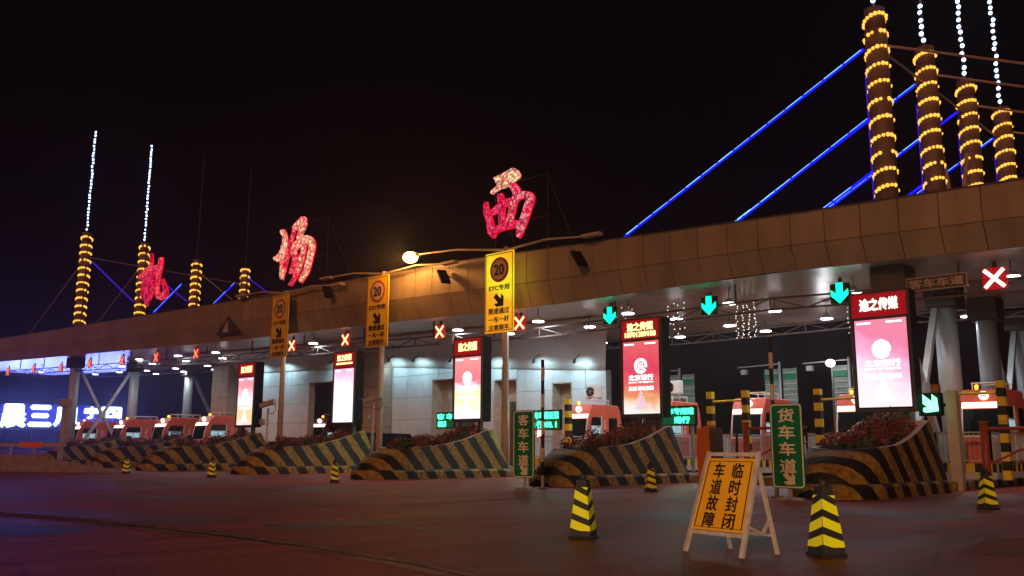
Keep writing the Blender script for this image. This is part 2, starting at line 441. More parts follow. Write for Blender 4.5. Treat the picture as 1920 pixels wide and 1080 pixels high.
def lettering(body, x0, x1, z0, z1, y, mat, parent, bold=0.012, spacing=1.0, depth=0.02, name='lettering'):
    """flat letters standing in the plane y, read from the -y side, fitted to a rectangle"""
    me = text_mesh(body, bold, 0.01, spacing)
    xs = [v.co.x for v in me.vertices]; ys = [v.co.y for v in me.vertices]
    ax, bx, ay, by = min(xs), max(xs), min(ys), max(ys)
    for v in me.vertices:
        v.co = Vector((x0 + (v.co.x-ax)/(bx-ax)*(x1-x0), y - (depth if v.co.z > 0 else 0.0), z0 + (v.co.y-ay)/(by-ay)*(z1-z0)))
    if bold > 0:       # heavier strokes: the same letters struck again a hair to each side
        bm = bmesh.new(); bm.from_mesh(me)
        base = list(bm.verts) + list(bm.edges) + list(bm.faces)
        sx = (x1-x0)/(bx-ax)*bold*1.1; sz = (z1-z0)/(by-ay)*bold*1.1
        for k, (dx, dz) in enumerate(((sx,0),(-sx,0),(0,sz),(0,-sz))):
            r_ = bmesh.ops.duplicate(bm, geom=base)
            for v in [q for q in r_['geom'] if isinstance(q, bmesh.types.BMVert)]: v.co += Vector((dx, -.0007*(k+1), dz))
        bm.to_mesh(me); bm.free()
    me.materials.clear(); me.materials.append(mat)
    return link(name, me, parent)

def lerp_tab(tab, x):
    if x <= tab[0][0]: return tab[0][1]
    for (a, b), (c, d) in zip(tab, tab[1:]):
        if x <= c: return b + (d-b)*(x-a)/(c-a)
    return tab[-1][1]

def arrow_poly(cx, cz, s, ang):
    """arrow outline pointing down, turned by ang"""
    pts = [(-.16,.5),(.16,.5),(.16,-.02),(.42,.18),(.42,-.10),(0,-.5),(-.42,-.10),(-.42,.18),(-.16,-.02)]
    c, n = math.cos(ang), math.sin(ang)
    return [(cx + s*(x*c - z*n), cz + s*(x*n + z*c)) for x, z in pts]

# brush strokes of the roof characters: (x, z, width) in metres; pendant lamps: (x, y, z)
CH_XI = ([(-31.82, 15.29), (-31.24, 15.39), (-30.66, 15.51), (-30.46, 15.55), (-30.2, 15.39), (-30.02, 15.1), (-30.09, 14.94), (-30.35, 14.87), (-30.66, 14.8), (-30.76, 14.7), (-31.18, 14.62), (-31.45, 14.64), (-31.77, 14.54), (-31.95, 14.43), (-32.05, 14.51), (-31.98, 14.62), (-31.56, 14.82), (-31.66, 14.96)],
  [[(-30.66, 14.72, 0.28), (-30.35, 14.34, 0.39), (-30.34, 14.03, 0.39), (-30.52, 13.71, 0.36), (-30.6, 13.41, 0.34), (-30.7, 13.11, 0.34), (-30.8, 12.74, 0.32)], [(-31.99, 13.46, 0.19), (-31.65, 13.64, 0.3), (-31.28, 13.77, 0.3), (-30.86, 13.85, 0.34)], [(-31.47, 14.28, 0.23), (-31.39, 13.95, 0.3), (-31.36, 13.54, 0.32), (-31.35, 13.15, 0.28), (-31.35, 12.71, 0.23)], [(-32.49, 14.09, 0.07), (-32.49, 13.83, 0.21), (-32.4, 13.49, 0.31), (-32.23, 13.06, 0.31), (-32.12, 12.64, 0.35), (-31.95, 12.26, 0.28)], [(-32.12, 12.44, 0.28), (-31.58, 12.52, 0.28), (-31.06, 12.59, 0.3), (-30.54, 12.58, 0.29), (-30.23, 12.6, 0.27)], [(-30.24, 13.93, 0.2), (-29.93, 14.03, 0.27), (-29.63, 13.97, 0.33), (-29.38, 13.73, 0.42), (-29.53, 13.29, 0.38), (-29.68, 12.93, 0.36), (-29.83, 12.65, 0.38), (-29.98, 12.37, 0.38), (-30.1, 12.04, 0.25), (-30.15, 11.89, 0.09)]])
CH_CHANG = ([(-50.26, 15.7), (-50.03, 15.88), (-49.35, 16.21), (-49.12, 16.23), (-48.91, 16.06), (-48.83, 15.67), (-48.9, 15.46), (-49.12, 15.21), (-49.33, 14.92), (-49.47, 14.71), (-49.78, 14.67), (-49.66, 15.11), (-49.44, 15.41), (-49.54, 15.65), (-49.84, 15.42), (-50.12, 15.49)],
  [[(-51.63, 15.62, 0.3), (-51.36, 15.34, 0.33), (-51.25, 15.04, 0.36), (-51.3, 14.66, 0.46), (-51.39, 14.35, 0.52), (-51.57, 14.0, 0.65), (-52.04, 13.83, 0.4), (-52.34, 13.89, 0.2)], [(-51.42, 13.79, 0.52), (-51.36, 13.49, 0.46), (-51.32, 13.02, 0.52), (-51.41, 12.66, 0.39), (-51.38, 12.35, 0.1)], [(-50.26, 15.68, 0.16), (-50.31, 15.31, 0.13), (-50.5, 14.83, 0.13), (-50.7, 14.29, 0.24), (-50.9, 13.85, 0.27), (-51.07, 13.45, 0.29), (-51.16, 13.09, 0.23)], [(-50.06, 13.78, 0.38), (-50.13, 14.11, 0.38), (-49.98, 14.33, 0.48), (-49.53, 14.54, 0.51), (-48.92, 14.67, 0.5), (-48.36, 14.45, 0.49), (-48.11, 14.04, 0.49), (-48.25, 13.52, 0.46), (-48.41, 13.04, 0.46), (-48.6, 12.57, 0.43), (-48.88, 12.29, 0.37), (-49.17, 12.05, 0.37), (-49.16, 11.89, 0.12)], [(-50.1, 12.81, 0.13), (-49.75, 12.44, 0.19), (-49.26, 12.2, 0.31)], [(-49.03, 14.18, 0.31), (-49.12, 13.74, 0.34), (-49.27, 13.3, 0.31), (-49.47, 12.87, 0.34), (-49.61, 12.61, 0.13)], [(-49.93, 13.67, 0.32), (-50.02, 13.31, 0.29), (-50.22, 12.87, 0.25), (-50.36, 12.61, 0.1)], [(-49.82, 12.36, 0.16), (-50.04, 12.11, 0.14), (-50.41, 11.84, 0.13)]])
CH_JI = (None,
  [[(-70.6, 16.76, 0.17), (-70.42, 15.98, 0.29), (-70.67, 15.49, 0.5), (-70.85, 14.87, 0.46), (-71.05, 14.37, 0.46), (-71.11, 13.74, 0.42), (-70.89, 13.08, 0.38), (-70.71, 12.64, 0.17)], [(-72.19, 15.1, 0.34), (-71.32, 15.36, 0.59), (-70.58, 15.58, 0.5), (-69.8, 15.56, 0.29), (-69.21, 15.61, 0.25)], [(-71.25, 14.92, 0.34), (-71.57, 14.43, 0.3), (-71.63, 13.8, 0.3), (-71.48, 13.25, 0.21)], [(-69.79, 15.53, 0.29), (-69.81, 14.95, 0.37), (-69.95, 14.44, 0.33), (-70.02, 13.82, 0.33), (-70.21, 13.32, 0.33), (-70.5, 13.09, 0.21)], [(-68.84, 16.03, 0.49), (-68.84, 15.66, 0.49), (-69.02, 15.11, 0.41), (-69.09, 14.5, 0.37), (-69.14, 13.83, 0.37), (-69.01, 13.34, 0.45), (-68.54, 13.08, 0.52), (-67.91, 13.12, 0.44), (-67.67, 13.24, 0.24)], [(-68.32, 14.4, 0.12), (-67.91, 13.78, 0.36), (-67.57, 13.33, 0.36), (-67.58, 13.03, 0.16)]])
LAMPS = [(-24.2, 34.1, 7.47), (-23.5, 37.1, 7.47), (-22.8, 40.9, 7.48), (-19.3, 34.7, 7.49), (-18.8, 37.9, 7.49), (-22.4, 44.0, 7.48), (-27.1, 43.1, 7.46), (-32.4, 43.0, 7.53), (-28.3, 36.5, 7.45), (-14.0, 35.0, 7.42), (-18.1, 41.8, 7.5), (-12.6, 44.5, 7.38), (-8.3, 34.7, 7.27), (-35.1, 33.7, 7.59), (-29.0, 33.3, 7.45), (-33.3, 40.4, 7.55), (-33.9, 36.5, 7.56), (-72.8, 33.8, 8.4), (-76.9, 36.9, 8.52), (-84.0, 37.4, 8.74), (-65.3, 33.3, 8.17), (-70.3, 36.6, 8.32), (-81.3, 41.3, 8.66), (-85.5, 44.3, 8.79), (-59.4, 33.1, 7.99), (-64.2, 36.4, 8.14), (-74.1, 40.6, 8.44), (-78.6, 43.8, 8.58), (-88.2, 41.8, 8.87), (-93.0, 45.1, 9.01), (-94.6, 41.9, 9.06), (-99.8, 45.5, 9.22), (-105.0, 38.0, 9.37), (-102.4, 42.7, 9.3), (-48.1, 33.5, 7.83)]

# ================================================================== SETTING
ZB = [(-125,10.6),(-103,9.95),(-58,8.62),(-42,8.37),(-29,8.04),(-17,8.16),(-7.5,7.87),(14,7.2)]   # underside of the canopy edge
ZT = [(-125,12.9),(-101,12.2),(-58.5,11.3),(-45.8,11.2),(-30,10.84),(-17,10.3),(-7,10.02),(14,9.4)]  # top of the fascia
zb = lambda x: lerp_tab(ZB, x)
zt = lambda x: lerp_tab(ZT, x)

g = MB()
N_ = 24
for i in range(N_):
    for j in range(N_):
        x0 = -500 + i*(900/N_); y0 = -150 + j*(800/N_)
        g.quad((x0,y0,0),(x0+900/N_,y0,0),(x0+900/N_,y0+800/N_,0),(x0,y0+800/N_,0))
bmesh.ops.remove_doubles(g.bm, verts=g.bm.verts, dist=0.001)
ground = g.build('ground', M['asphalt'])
tag(ground, kind='structure')

# joint across the square: a raised lip with a dark gap in front of it
JP = [(-40,7.2),(-26,6.75),(-18.73,6.29),(-16.45,6.68),(-14.5,6.84),(-11.9,6.95),(-10.3,6.95),(-8.39,6.78),(-6.72,6.49),(-4.5,6.1),(-1,5.4),(6,4)]
gap = MB(); lip = MB(); lip2 = MB()
fine = []
for (x0,y0),(x1,y1) in zip(JP, JP[1:]):
    for k in range(10):
        t = k/10; fine.append((x0+(x1-x0)*t, y0+(y1-y0)*t + 0.02*math.sin((x0+(x1-x0)*t)*3.1)))
for a, b in zip(fine, fine[1:]):
    wa = 0.17 + 0.05*math.sin(a[0]*2.3); wb = 0.17 + 0.05*math.sin(b[0]*2.3)
    gap.quad((a[0],a[1]-wa,0.004),(b[0],b[1]-wb,0.004),(b[0],b[1],0.004),(a[0],a[1],0.004))
    lip.bar((a[0],a[1]+0.04,0.015),(b[0],b[1]+0.04,0.010),0.07,0.03)
    lip2.bar((a[0],a[1]-0.23,0.006),(b[0],b[1]-0.23,0.006),0.03,0.018)
tag(gap.build('pavement_joint', M['black']), kind='structure')
tag(lip.build('joint_lip', M['joint_rubber']), kind='structure')
tag(lip2.build('joint_edge', M['joint_rubber']), kind='structure')
# repaired patches in the asphalt
patch_dark = pm('patch_asphalt', (0.085,0.034,0.034), 0.55, 0, .35, 9, .4, 30); patch_pale = pm('pale_patch_asphalt', (0.27,0.10,0.09), 0.75, 0, .3, 9, .4, 30)
for i, (x, y, w_, l_, a, mt) in enumerate([(-9.5,15.5,1.6,3.2,.1,patch_dark),(-17.5,12.2,2.4,1.3,-.1,patch_pale),(-24,16.5,1.5,4.2,.05,patch_dark),(-3.2,13.5,1.4,2.6,.1,patch_pale),(-12.5,9.3,1.1,2.2,-.2,patch_dark),(-33,15.8,3.2,1.8,.1,patch_pale),(-6.8,18.6,2.6,1.2,0,patch_dark),(-14.8,5.3,2.0,1.1,.2,patch_dark)]):
    q = MB(); c_, s_ = math.cos(a), math.sin(a)
    pts = [(-w_/2,-l_/2),(0,-l_/2-.06),(w_/2,-l_/2+.05),(w_/2+.05,0),(w_/2-.03,l_/2),(0,l_/2+.07),(-w_/2,l_/2-.04),(-w_/2-.05,0)]
    q.bm.faces.new([q.bm.verts.new((x+u*c_-v*s_, y+u*s_+v*c_, .0035)) for u, v in pts])
    tag(q.build('asphalt_patch', mt), kind='structure')
# manhole cover
q = MB(); q.tube((-18.8,16.2,0.0),(-18.8,16.2,0.009),.36,.36,24); tag(q.build('manhole_cover', M['steel_dark']), kind='structure')
# worn lane lines in front of the islands
worn = pm('worn_line_paint', (0.17, 0.125, 0.11), 0.6, 0, 0.35, 2.2)
for i, x in enumerate((-15.9, -25.6, -35.4, -45.2, -55.0)):
    q = MB(); q.box(x-0.07, x+0.07, 12.5+0.6*i, 19.5+0.6*i, 0.001, 0.006)
    tag(q.build('road_marking', worn), kind='structure')
q = MB(); q.bar((-22,13.5,0.003),(-9.5,9.2,0.003),0.12,0.006); tag(q.build('road_marking', worn), kind='structure')

# ================================================================== CANOPY
can = thing('canopy_roof', (-55, 40, 8.5), 'long curved toll plaza canopy with tan sheet fascia and polished grey underside', 'canopy')
YF, YB, YR = 32.2, 32.6, 46.5
def loc(o, p=(-55,40,8.5)):
    o.data.transform(Matrix.Translation((-p[0],-p[1],-p[2]))); return o
zm = lambda x: zb(x) + 0.42*(zt(x)-zb(x))
W_ = 1.36
x = -124.0
while x < 12:
    x0, x1 = x+0.018, x+W_-0.018
    off = random.uniform(-0.006, 0.006)
    up = MB()
    y = YF+off
    pts = [(x0,y,zm(x0)+.012),(x1,y,zm(x1)+.012),(x1,y,zt(x1)),(x0,y,zt(x0)),(x0,y+.05,zm(x0)+.012),(x1,y+.05,zm(x1)+.012),(x1,y+.05,zt(x1)),(x0,y+.05,zt(x0))]
    def hexa(mb, p):
        v = [mb.bm.verts.new(q) for q in p]
        for f in ((0,1,2,3),(5,4,7,6),(0,4,5,1),(3,2,6,7),(0,3,7,4),(1,5,6,2)): mb.bm.faces.new([v[i] for i in f])
    hexa(up, pts); loc(up.build('upper_fascia_panel', M['fascia'], can))
    lo = MB()
    yo = YB + random.uniform(-0.006, 0.006)
    # the lower band leans back underneath
    pts = [(x0,yo,zb(x0)),(x1,yo,zb(x1)),(x1,y,zm(x1)-.012),(x0,y,zm(x0)-.012),(x0,yo+.06,zb(x0)+.01),(x1,yo+.06,zb(x1)+.01),(x1,y+.06,zm(x1)-.012),(x0,y+.06,zm(x0)-.012)]
    hexa(lo, pts); loc(lo.build('lower_fascia_panel', M['fascia'], can))
    x += W_
bk = MB(); top = MB()
XS = [-124+W_*4*k for k in range(26)]
for a, b in zip(XS, XS[1:]):
    bk.quad((a,YB+.075,zb(a)),(b,YB+.075,zb(b)),(b,YF+.075,zm(b)),(a,YF+.075,zm(a)))
    bk.quad((a,YF+.075,zm(a)),(b,YF+.075,zm(b)),(b,YF+.075,zt(b)-.02),(a,YF+.075,zt(a)-.02))
    top.quad((a,YF-.03,zt(a)+.03),(b,YF-.03,zt(b)+.03),(b,YR,zt(b)-.2),(a,YR,zt(a)-.2))
    top.quad((a,YF-.03,zt(a)-.03),(b,YF-.03,zt(b)-.03),(b,YF-.03,zt(b)+.03),(a,YF-.03,zt(a)+.03))
    top.quad((a,YR,zb(a)+.1),(b,YR,zb(b)+.1),(b,YR,zt(b)-.2),(a,YR,zt(a)-.2))
for xe in (XS[0], XS[-1]):
    top.quad((xe,YB,zb(xe)),(xe,YR,zb(xe)),(xe,YR,zt(xe)-.2),(xe,YF,zt(xe)))
loc(bk.build('fascia_backing', M['fascia_gap'], can)); loc(top.build('roof_deck', M['steel_dark'], can))
# underside: polished sheets, three rows deep, each its own piece
for a, b in zip(XS, XS[1:]):
    for r_ in range(3):
        y0 = YB+.06 + r_*(YR-YB-.06)/3 + .012; y1 = YB+.06 + (r_+1)*(YR-YB-.06)/3 - .012
        s_ = MB(); d = random.uniform(-.008,.008)
        hexa(s_, [(a+.012,y0,zb(a)+d),(b-.012,y0,zb(b)+d),(b-.012,y0,zb(b)+.04+d),(a+.012,y0,zb(a)+.04+d),(a+.012,y1,zb(a)+d),(b-.012,y1,zb(b)+d),(b-.012,y1,zb(b)+.04+d),(a+.012,y1,zb(a)+.04+d)])
        loc(s_.build('soffit_panel', M['soffit'], can))
u_ = MB()
for a, b in zip(XS, XS[1:]):
    u_.quad((a,YB+.06,zb(a)+.06),(b,YB+.06,zb(b)+.06),(b,YR,zb(b)+.06),(a,YR,zb(a)+.06))
loc(u_.build('soffit_backing', M['joint'], can))

# dark triangular recess where the left wing meets the middle
tr_ = MB(); tr_.prism([(-57.9,9.0),(-54.6,8.95),(-56.3,10.25)], 'y', YF-.045, YF-.012); loc(tr_.build('triangular_recess', M['steel_dark'], can))
tr_ = MB(); tr_.prism([(-57.0,9.15),(-56.2,9.12),(-56.35,9.95)], 'y', YF-.06, YF-.047); loc(tr_.build('recess_pane', M['steel'], can))

# lattice girders: one carries the lane lights in front, one closes the back edge
def girder(y, dz0, dz1, x0, x1, step, mat, name, label, hang=True, th=0.075):
    t = thing(name, (0.5*(x0+x1), y, zb(0.5*(x0+x1))-dz0), label, 'girder')
    p = (0.5*(x0+x1), y, zb(0.5*(x0+x1))-dz0)
    n = int((x1-x0)/step)
    xs = [x0+(x1-x0)*k/n for k in range(n+1)]
    for dz, nm in ((dz0,'top_chord'),(dz1,'bottom_chord')):
        c = MB()
        for a, b in zip(xs, xs[1:]): c.bar((a,y,zb(a)-dz),(b,y,zb(b)-dz),th)
        loc(c.build(nm, mat, t), p)
    for k, (a, b) in enumerate(zip(xs, xs[1:])):
        c = MB()
        lo_, hi_ = (zb(a)-dz1, zb(b)-dz0) if k % 2 == 0 else (zb(a)-dz0, zb(b)-dz1)
        c.bar((a,y,lo_),(b,y,hi_),th*.6)
        loc(c.build('diagonal', mat, t), p)
        if k % 2:
            c = MB(); c.bar((a,y,zb(a)-dz1),(a,y,zb(a)-dz0),th*.6); loc(c.build('upright', mat, t), p)
        if hang and k % 4 == 0:
            c = MB(); c.bar((a,y,zb(a)-dz0),(a,y,zb(a)+.02),th*.9); loc(c.build('hanger', mat, t), p)
    return t
girder(33.85, 0.82, 1.28, -118, 11, 1.55, M['steel_dark'], 'gantry_girder', 'dark lattice girder hung under the front of the canopy carrying the lane lights')
girder(46.3, 0.10, 0.55, -118, 11, 1.4, M['truss_white'], 'rear_girder', 'pale lattice girder along the back edge of the canopy', hang=False)

# ================================================================== CONTROL BUILDING UNDER THE CANOPY
bl = thing('control_building', (-50, 40.2, 0), 'white tiled control building with dark recesses standing under the canopy', 'building')
BX0, BX1, BY = -69.5, -30.1, 40.2
cz = lambda x: lerp_tab([(BX0,7.4),(-50,6.9),(BX1,5.6)], x)
openings = [(-58.0,-50.9,6.2,'gate'),(-44.2,-39.6,5.75,'r'),(-38.6,-36.7,5.45,'r'),(-33.95,-32.5,5.05,'r')]
def in_open(xc, zc):
    return any(a < xc < b and zc < t_ for a, b, t_, _ in openings)
def bloc(o): return loc(o, (-50,40.2,0))
cols = [BX0]
while cols[-1] < BX1-0.2: cols.append(min(BX1, cols[-1]+1.52))
for a_ in openings: cols += [a_[0], a_[1]]
cols = sorted(set(round(c,2) for c in cols))
for a, b in zip(cols, cols[1:]):
    if b-a < 0.1: continue
    zs = [0.3,1.75,3.2,4.65,6.1]
    for o_ in openings:
        if o_[0] < (a+b)/2 < o_[1]: zs.append(o_[2])
    zc_ = min(cz(a),cz(b)); zs = sorted(z for z in set(zs) if z < zc_-0.1)+[None]
    for z0, z1 in zip(zs, zs[1:]):
        za, zb_ = (z1, z1) if z1 is not None else (cz(a), cz(b))
        if in_open((a+b)/2, z0+0.05): continue
        t = MB(); d = random.uniform(-.006,.006)
        hexa(t, [(a+.012,BY+d,z0+.012),(b-.012,BY+d,z0+.012),(b-.012,BY+d,zb_-.012),(a+.012,BY+d,za-.012),(a+.012,BY+.05,z0+.012),(b-.012,BY+.05,z0+.012),(b-.012,BY+.05,zb_-.012),(a+.012,BY+.05,za-.012)])
        bloc(t.build('wall_tile', M['tile'], bl))
# backing wall with the openings left free
w = MB()
for a, b in zip(cols, cols[1:]):
    zlo = 0.0
    for o_ in openings:
        if o_[0] < (a+b)/2 < o_[1]: zlo = o_[2]
    hexa(w, [(a,BY+.055,zlo),(b,BY+.055,zlo),(b,BY+.055,cz(b)),(a,BY+.055,cz(a)),(a,BY+.5,zlo),(b,BY+.5,zlo),(b,BY+.5,cz(b)),(a,BY+.5,cz(a))])
bloc(w.build('wall_core', M['joint'], bl))
for a, b, t_, k_ in openings:
    f = MB()
    dj = .9 if k_ == 'r' else .52
    f.box(a-.0,a+.05,BY-.02,BY+dj,0,t_); f.box(b-.05,b,BY-.02,BY+dj,0,t_); f.box(a+.05,b-.05,BY-.02,BY+dj,t_-.05,t_)
    bloc(f.build('jamb', M['recess'], bl))
    if k_ == 'r':
        f = MB(); f.box(a+.05,b-.05,BY+.8,BY+.92,0,t_-.05); bloc(f.build('recess_wall', M['recess'], bl))
        f = MB(); f.box(a+.35*(b-a),a+.65*(b-a)+.2,BY+.74,BY+.797,0.3,t_-1.3); bloc(f.build('door', M['steel_dark'], bl))
# cove that swells out from the wall head to the underside
cv = MB()
NS, NT = 40, 10
grid = []
for i in range(NS+1):
    s_ = i/NS; row = []
    for j in range(NT+1):
        th = j/NT*math.pi/2
        xx = BX0 + s_*(BX1-BX0)
        fl = (1-math.cos(th))
        xx += fl*2.9*(max(0, (s_-.9)/.1)**1) - fl*2.9*(max(0, (.1-s_)/.1)**1)
        z0 = cz(BX0+s_*(BX1-BX0)); z1 = zb(xx)-.03
        row.append(cv.bm.verts.new((xx, BY - 3.4*fl + .01, z0+(z1-z0)*math.sin(th))))
    grid.append(row)
for i in range(NS):
    for j in range(NT):
        f = cv.bm.faces.new((grid[i][j],grid[i+1][j],grid[i+1][j+1],grid[i][j+1])); f.smooth = True
cvo = bloc(cv.build('cove', M['cove'], bl))
md = cvo.modifiers.new('thickness','SOLIDIFY'); md.thickness = 0.12; md.offset = -1
vs = MB()
pts_ = []
for j in range(3, 11):
    th = j/10*math.pi/2; fl = 1-math.cos(th); xx = BX0-fl*2.9
    pts_.append((xx-.03, BY-3.4*fl-.08, cz(BX0)+(zb(xx)-.03-cz(BX0))*math.sin(th)))
vs.path(pts_, .05, 6); bloc(vs.build('violet_reflection', em('violet_reflection_glow', (.30,.06,1.0), 1.6), bl))  # violet reflection along the flare edge, put in as a glowing tube
for x0, x1 in ((-70.9,-68.4),(-50.4,-48.2)):
    for k in range(6):
        z0 = 0.02+k*1.35; p = MB(); p.box(x0,x1,39.35+random.uniform(-.01,.01),40.1,z0,min(z0+1.33, zb(x0)-.4)); bloc(p.build('pier_block', M['pier'], bl, bevel=.015))
p = MB(); p.box(BX0-.2,BX1+.1,38.9,40.19,0.0,0.22); bloc(p.build('plinth_step', M['kerb'], bl))
# outdoor air conditioner units
def aircon(x, y, z, label):
    t = thing('air_conditioner', (x,y,z), label, 'air conditioner')
    b = MB(); b.box(-.45,.45,-.17,.17,.08,.72); b.build('casing', M['white'], t, bevel=.02)
    g_ = MB(); g_.tube((-.13,-.171,.4),(-.13,-.20,.4),.25,.25,18); g_.build('fan_grille', M['dark'], t)
    g_ = MB()
    for k in range(5): g_.tube((-.13,-.205,.4),(-.13+.23*math.cos(k*1.257),-.205,.4+.23*math.sin(k*1.257)),.012,.012,5)
    g_.build('fan_guard', M['steel'], t)
    g_ = MB(); g_.box(-.4,-.3,-.17,.17,0,.079); g_.box(.3,.4,-.17,.17,0,.079); g_.build('feet', M['steel'], t)

# ================================================================== COLUMNS, BRACES, PYLONS, CABLES
def column(x, y, label):
    t = thing('canopy_column', (x,y,0), label, 'column', 'round columns under the canopy')
    c = MB(); c.tube((0,0,.5),(0,0,zb(x)-.02),.44,.42,24); c.build('shaft', M['column'], t)
    c = MB(); c.tube((0,0,0),(0,0,.5),.60,.56,24); c.build('footing', M['concrete'], t)
    c = MB(); c.box(-.62,.62,-.62,.62,zb(x)-1.0,zb(x)-.02); c.build('capital', M['steel_dark'], t, bevel=.03)
def brace(x, y0, y1, label):
    t = thing('cross_brace', (x,(y0+y1)/2,0), label, 'brace', 'crossed braces between the columns')
    hh = (y1-y0)/2-.4; z1 = zb(x)-1.0; zc = .45+ (z1-.45)*.48
    for s_ in (-1,1):
        c = MB(); c.bar((.0,-hh*s_,.45),(.0,0,zc),.24,.24); c.build('lower_bar', M['steel'], t)
        c = MB(); c.bar((.0,0,zc),(0,hh*s_,z1),.24,.24); c.build('upper_bar', M['steel'], t)
    c = MB(); c.box(-.16,.16,-.3,.3,zc-.3,zc+.3); c.build('gusset', M['steel'], t, bevel=.04)

ordr = ['nearest','second','third','farthest']
PR = [(-12.1,34.0),(-11.85,38.9),(-11.65,43.8),(-11.4,48.7)]
PL = [(-86,34.0),(-86,39.6),(-86,45.2),(-86,50.8)]
for i, (x, y) in enumerate(PR): column(x, y, ordr[i]+' of the four thick pale columns behind the right hand screen')
for i, (x, y) in enumerate(PL): column(x, y, ordr[i]+' of the four pale columns at the left end of the canopy')
for (P_, sd) in ((PR,'right'),(PL,'left')):
    brace(P_[0][0], P_[0][1], P_[1][1], 'crossed steel brace joining the two front columns at the '+sd+' end')
    brace(P_[2][0], P_[2][1], P_[3][1], 'crossed steel brace joining the two rear columns at the '+sd+' end')

bulb_me = MB().ball((0,0,0), 0.095, 8).mesh('bulb', M['led_white'])
def ring_mb(r, z, tilt, n, br, a0=0.0, a1=2*math.pi):
    m = MB()
    for k in range(n):
        a = a0+(a1-a0)*k/n
        if random.random() < .05: continue
        m.ball((r*math.cos(a), r*math.sin(a), z+tilt*math.cos(a+0.6)), br*random.uniform(.85,1.15), 6)
    return m
def pylon(x, y, ztop, zmast, r, lit, label, gap, side):
    z0 = zt(x)-.25
    t = thing('roof_pylon', (x,y,z0), label, 'pylon', side)
    c = MB(); c.tube((0,0,0),(0,0,ztop-z0-.9),r,r,20); c.tube((0,0,ztop-z0-.9),(0,0,ztop-z0),r*.92,r*.92,20); c.build('shaft', M['tower'], t)
    z = .30 + random.uniform(0,.1); first = True
    zs = []
    while z < ztop-z0-.05:
        zs.append(z); z += gap*random.uniform(.94,1.06)
    for k, zz in enumerate(zs):
        nb = 16 if r < .45 else 14
        ring_mb(r-.01, zz, .15*random.uniform(.6,1.2), nb, .080 if r < .45 else .105, random.uniform(0,.5), 2*math.pi).build('light_ring', M['led_amber'], t)
    c = MB(); c.tube((0,0,ztop-z0),(0,0,zmast-z0),.07,.045,8); c.build('mast', M['steel_dark'], t)
    if lit:
        z = ztop-z0+.35
        while z < zmast-z0:
            o = link('bulb', bulb_me, t, (random.uniform(-.05,.05), random.uniform(-.05,.05)-.08, z)); z += random.uniform(.27,.42)
    if side.startswith('right'):
        c = MB(); c.tube((-r-.03,-.12,.2),(-r-.03,-.12,ztop-z0-2.5),.025,.025,6); c.build('blue_tube', M['led_blue_dim'], t)
    return t
for i, (x, y) in enumerate(PR):
    pylon(x, y, 18.35, 28.6, .42, True, ordr[i]+' of the four roof pylons ringed with amber bulbs at the right', 0.70, 'right hand roof pylons wrapped in lights')
for i, (x, y) in enumerate(PL):
    pylon(x, y, 21.2 if i < 2 else 20.4, 31.4, .47, i < 2, ordr[i]+(' amber ringed roof pylon at the left with a lit white mast' if i < 2 else ' amber ringed roof pylon at the left with an unlit thin mast'), .72, 'left hand roof pylons wrapped in lights')

def lit_cable(p0, p1, label, seg=0.95, r=.062, lit=True, core=True, grp='blue lit stay cables'):
    p0, p1 = Vector(p0), Vector(p1)
    t = thing('stay_cable', p0, label, 'cable', grp)
    d = p1-p0; L = d.length; u = d/L
    if not lit:
        c = MB(); c.tube((0,0,0), d, .05, .05, 6); c.build('sheath', M['cable'], t); return
    c = MB(); c.tube((0,0,0), d, r, r, 8); c.build('sheath', M['led_blue'] if core else M['led_blue_dim'], t)
    if core:
        off = Vector((0.02,-r*1.35,0.02)); s_ = .1
        while s_ < L-.3:
            l_ = seg*random.uniform(.85,1.05)
            if random.random() < .93:
                c = MB(); rr = .016*random.uniform(.55,1.15); c.tube(u*s_+off, u*min(L,s_+l_*.9)+off, rr, rr, 6); c.build('light_tube', M['led_blue_core'], t)
            s_ += l_
for (a, b, lb) in [((-12.6,34,16.85),(-24.43,34,11.0),'longest blue lit stay cable rising from the roof edge to the nearest right pylon'),
                   ((-12.55,34,13.99),(-18.83,34,10.6),'middle blue lit stay cable of the nearest right pylon'),
                   ((-12.5,34,11.86),(-14.6,34,10.7),'short lowest blue lit stay cable of the nearest right pylon'),
                   ((-12.25,38.9,16.86),(-23.5,38.9,11.0),'upper blue lit stay cable of the second right pylon'),
                   ((-12.22,38.9,14.42),(-18.2,38.9,11.1),'lower blue lit stay cable of the second right pylon'),
                   ((-12.2,38.9,12.44),(-14.3,38.9,11.2),'lowest blue lit stay cable of the second right pylon'),
                   ((-12.1,43.8,16.94),(-23,43.8,11.1),'upper blue lit stay cable of the third right pylon'),
                   ((-11.85,48.7,16.9),(-22,48.7,11.2),'upper blue lit stay cable of the farthest right pylon'),
                   ((-88.9,45.2,18.2),(-94.9,45.2,15.7),'blue lit stay on the left side of the third left pylon'),
                   ((-88.0,50.8,19.0),(-92.6,50.8,17.0),'blue lit stay on the left side of the farthest left pylon')]:
    lit_cable(a, b, lb)
for (a, b, lb) in [((-84.46,34,18.27),(-75.2,34,13.5),'dim violet stay falling right from the nearest left pylon'),
                   ((-81.65,39.6,16.73),(-76.75,39.6,14.4),'dim violet stay falling right from the second left pylon'),
                   ((-85.3,50.8,19.2),(-80.8,50.8,16.9),'dim violet stay falling right from the farthest left pylon')]:
    lit_cable(a, b, lb, core=False)
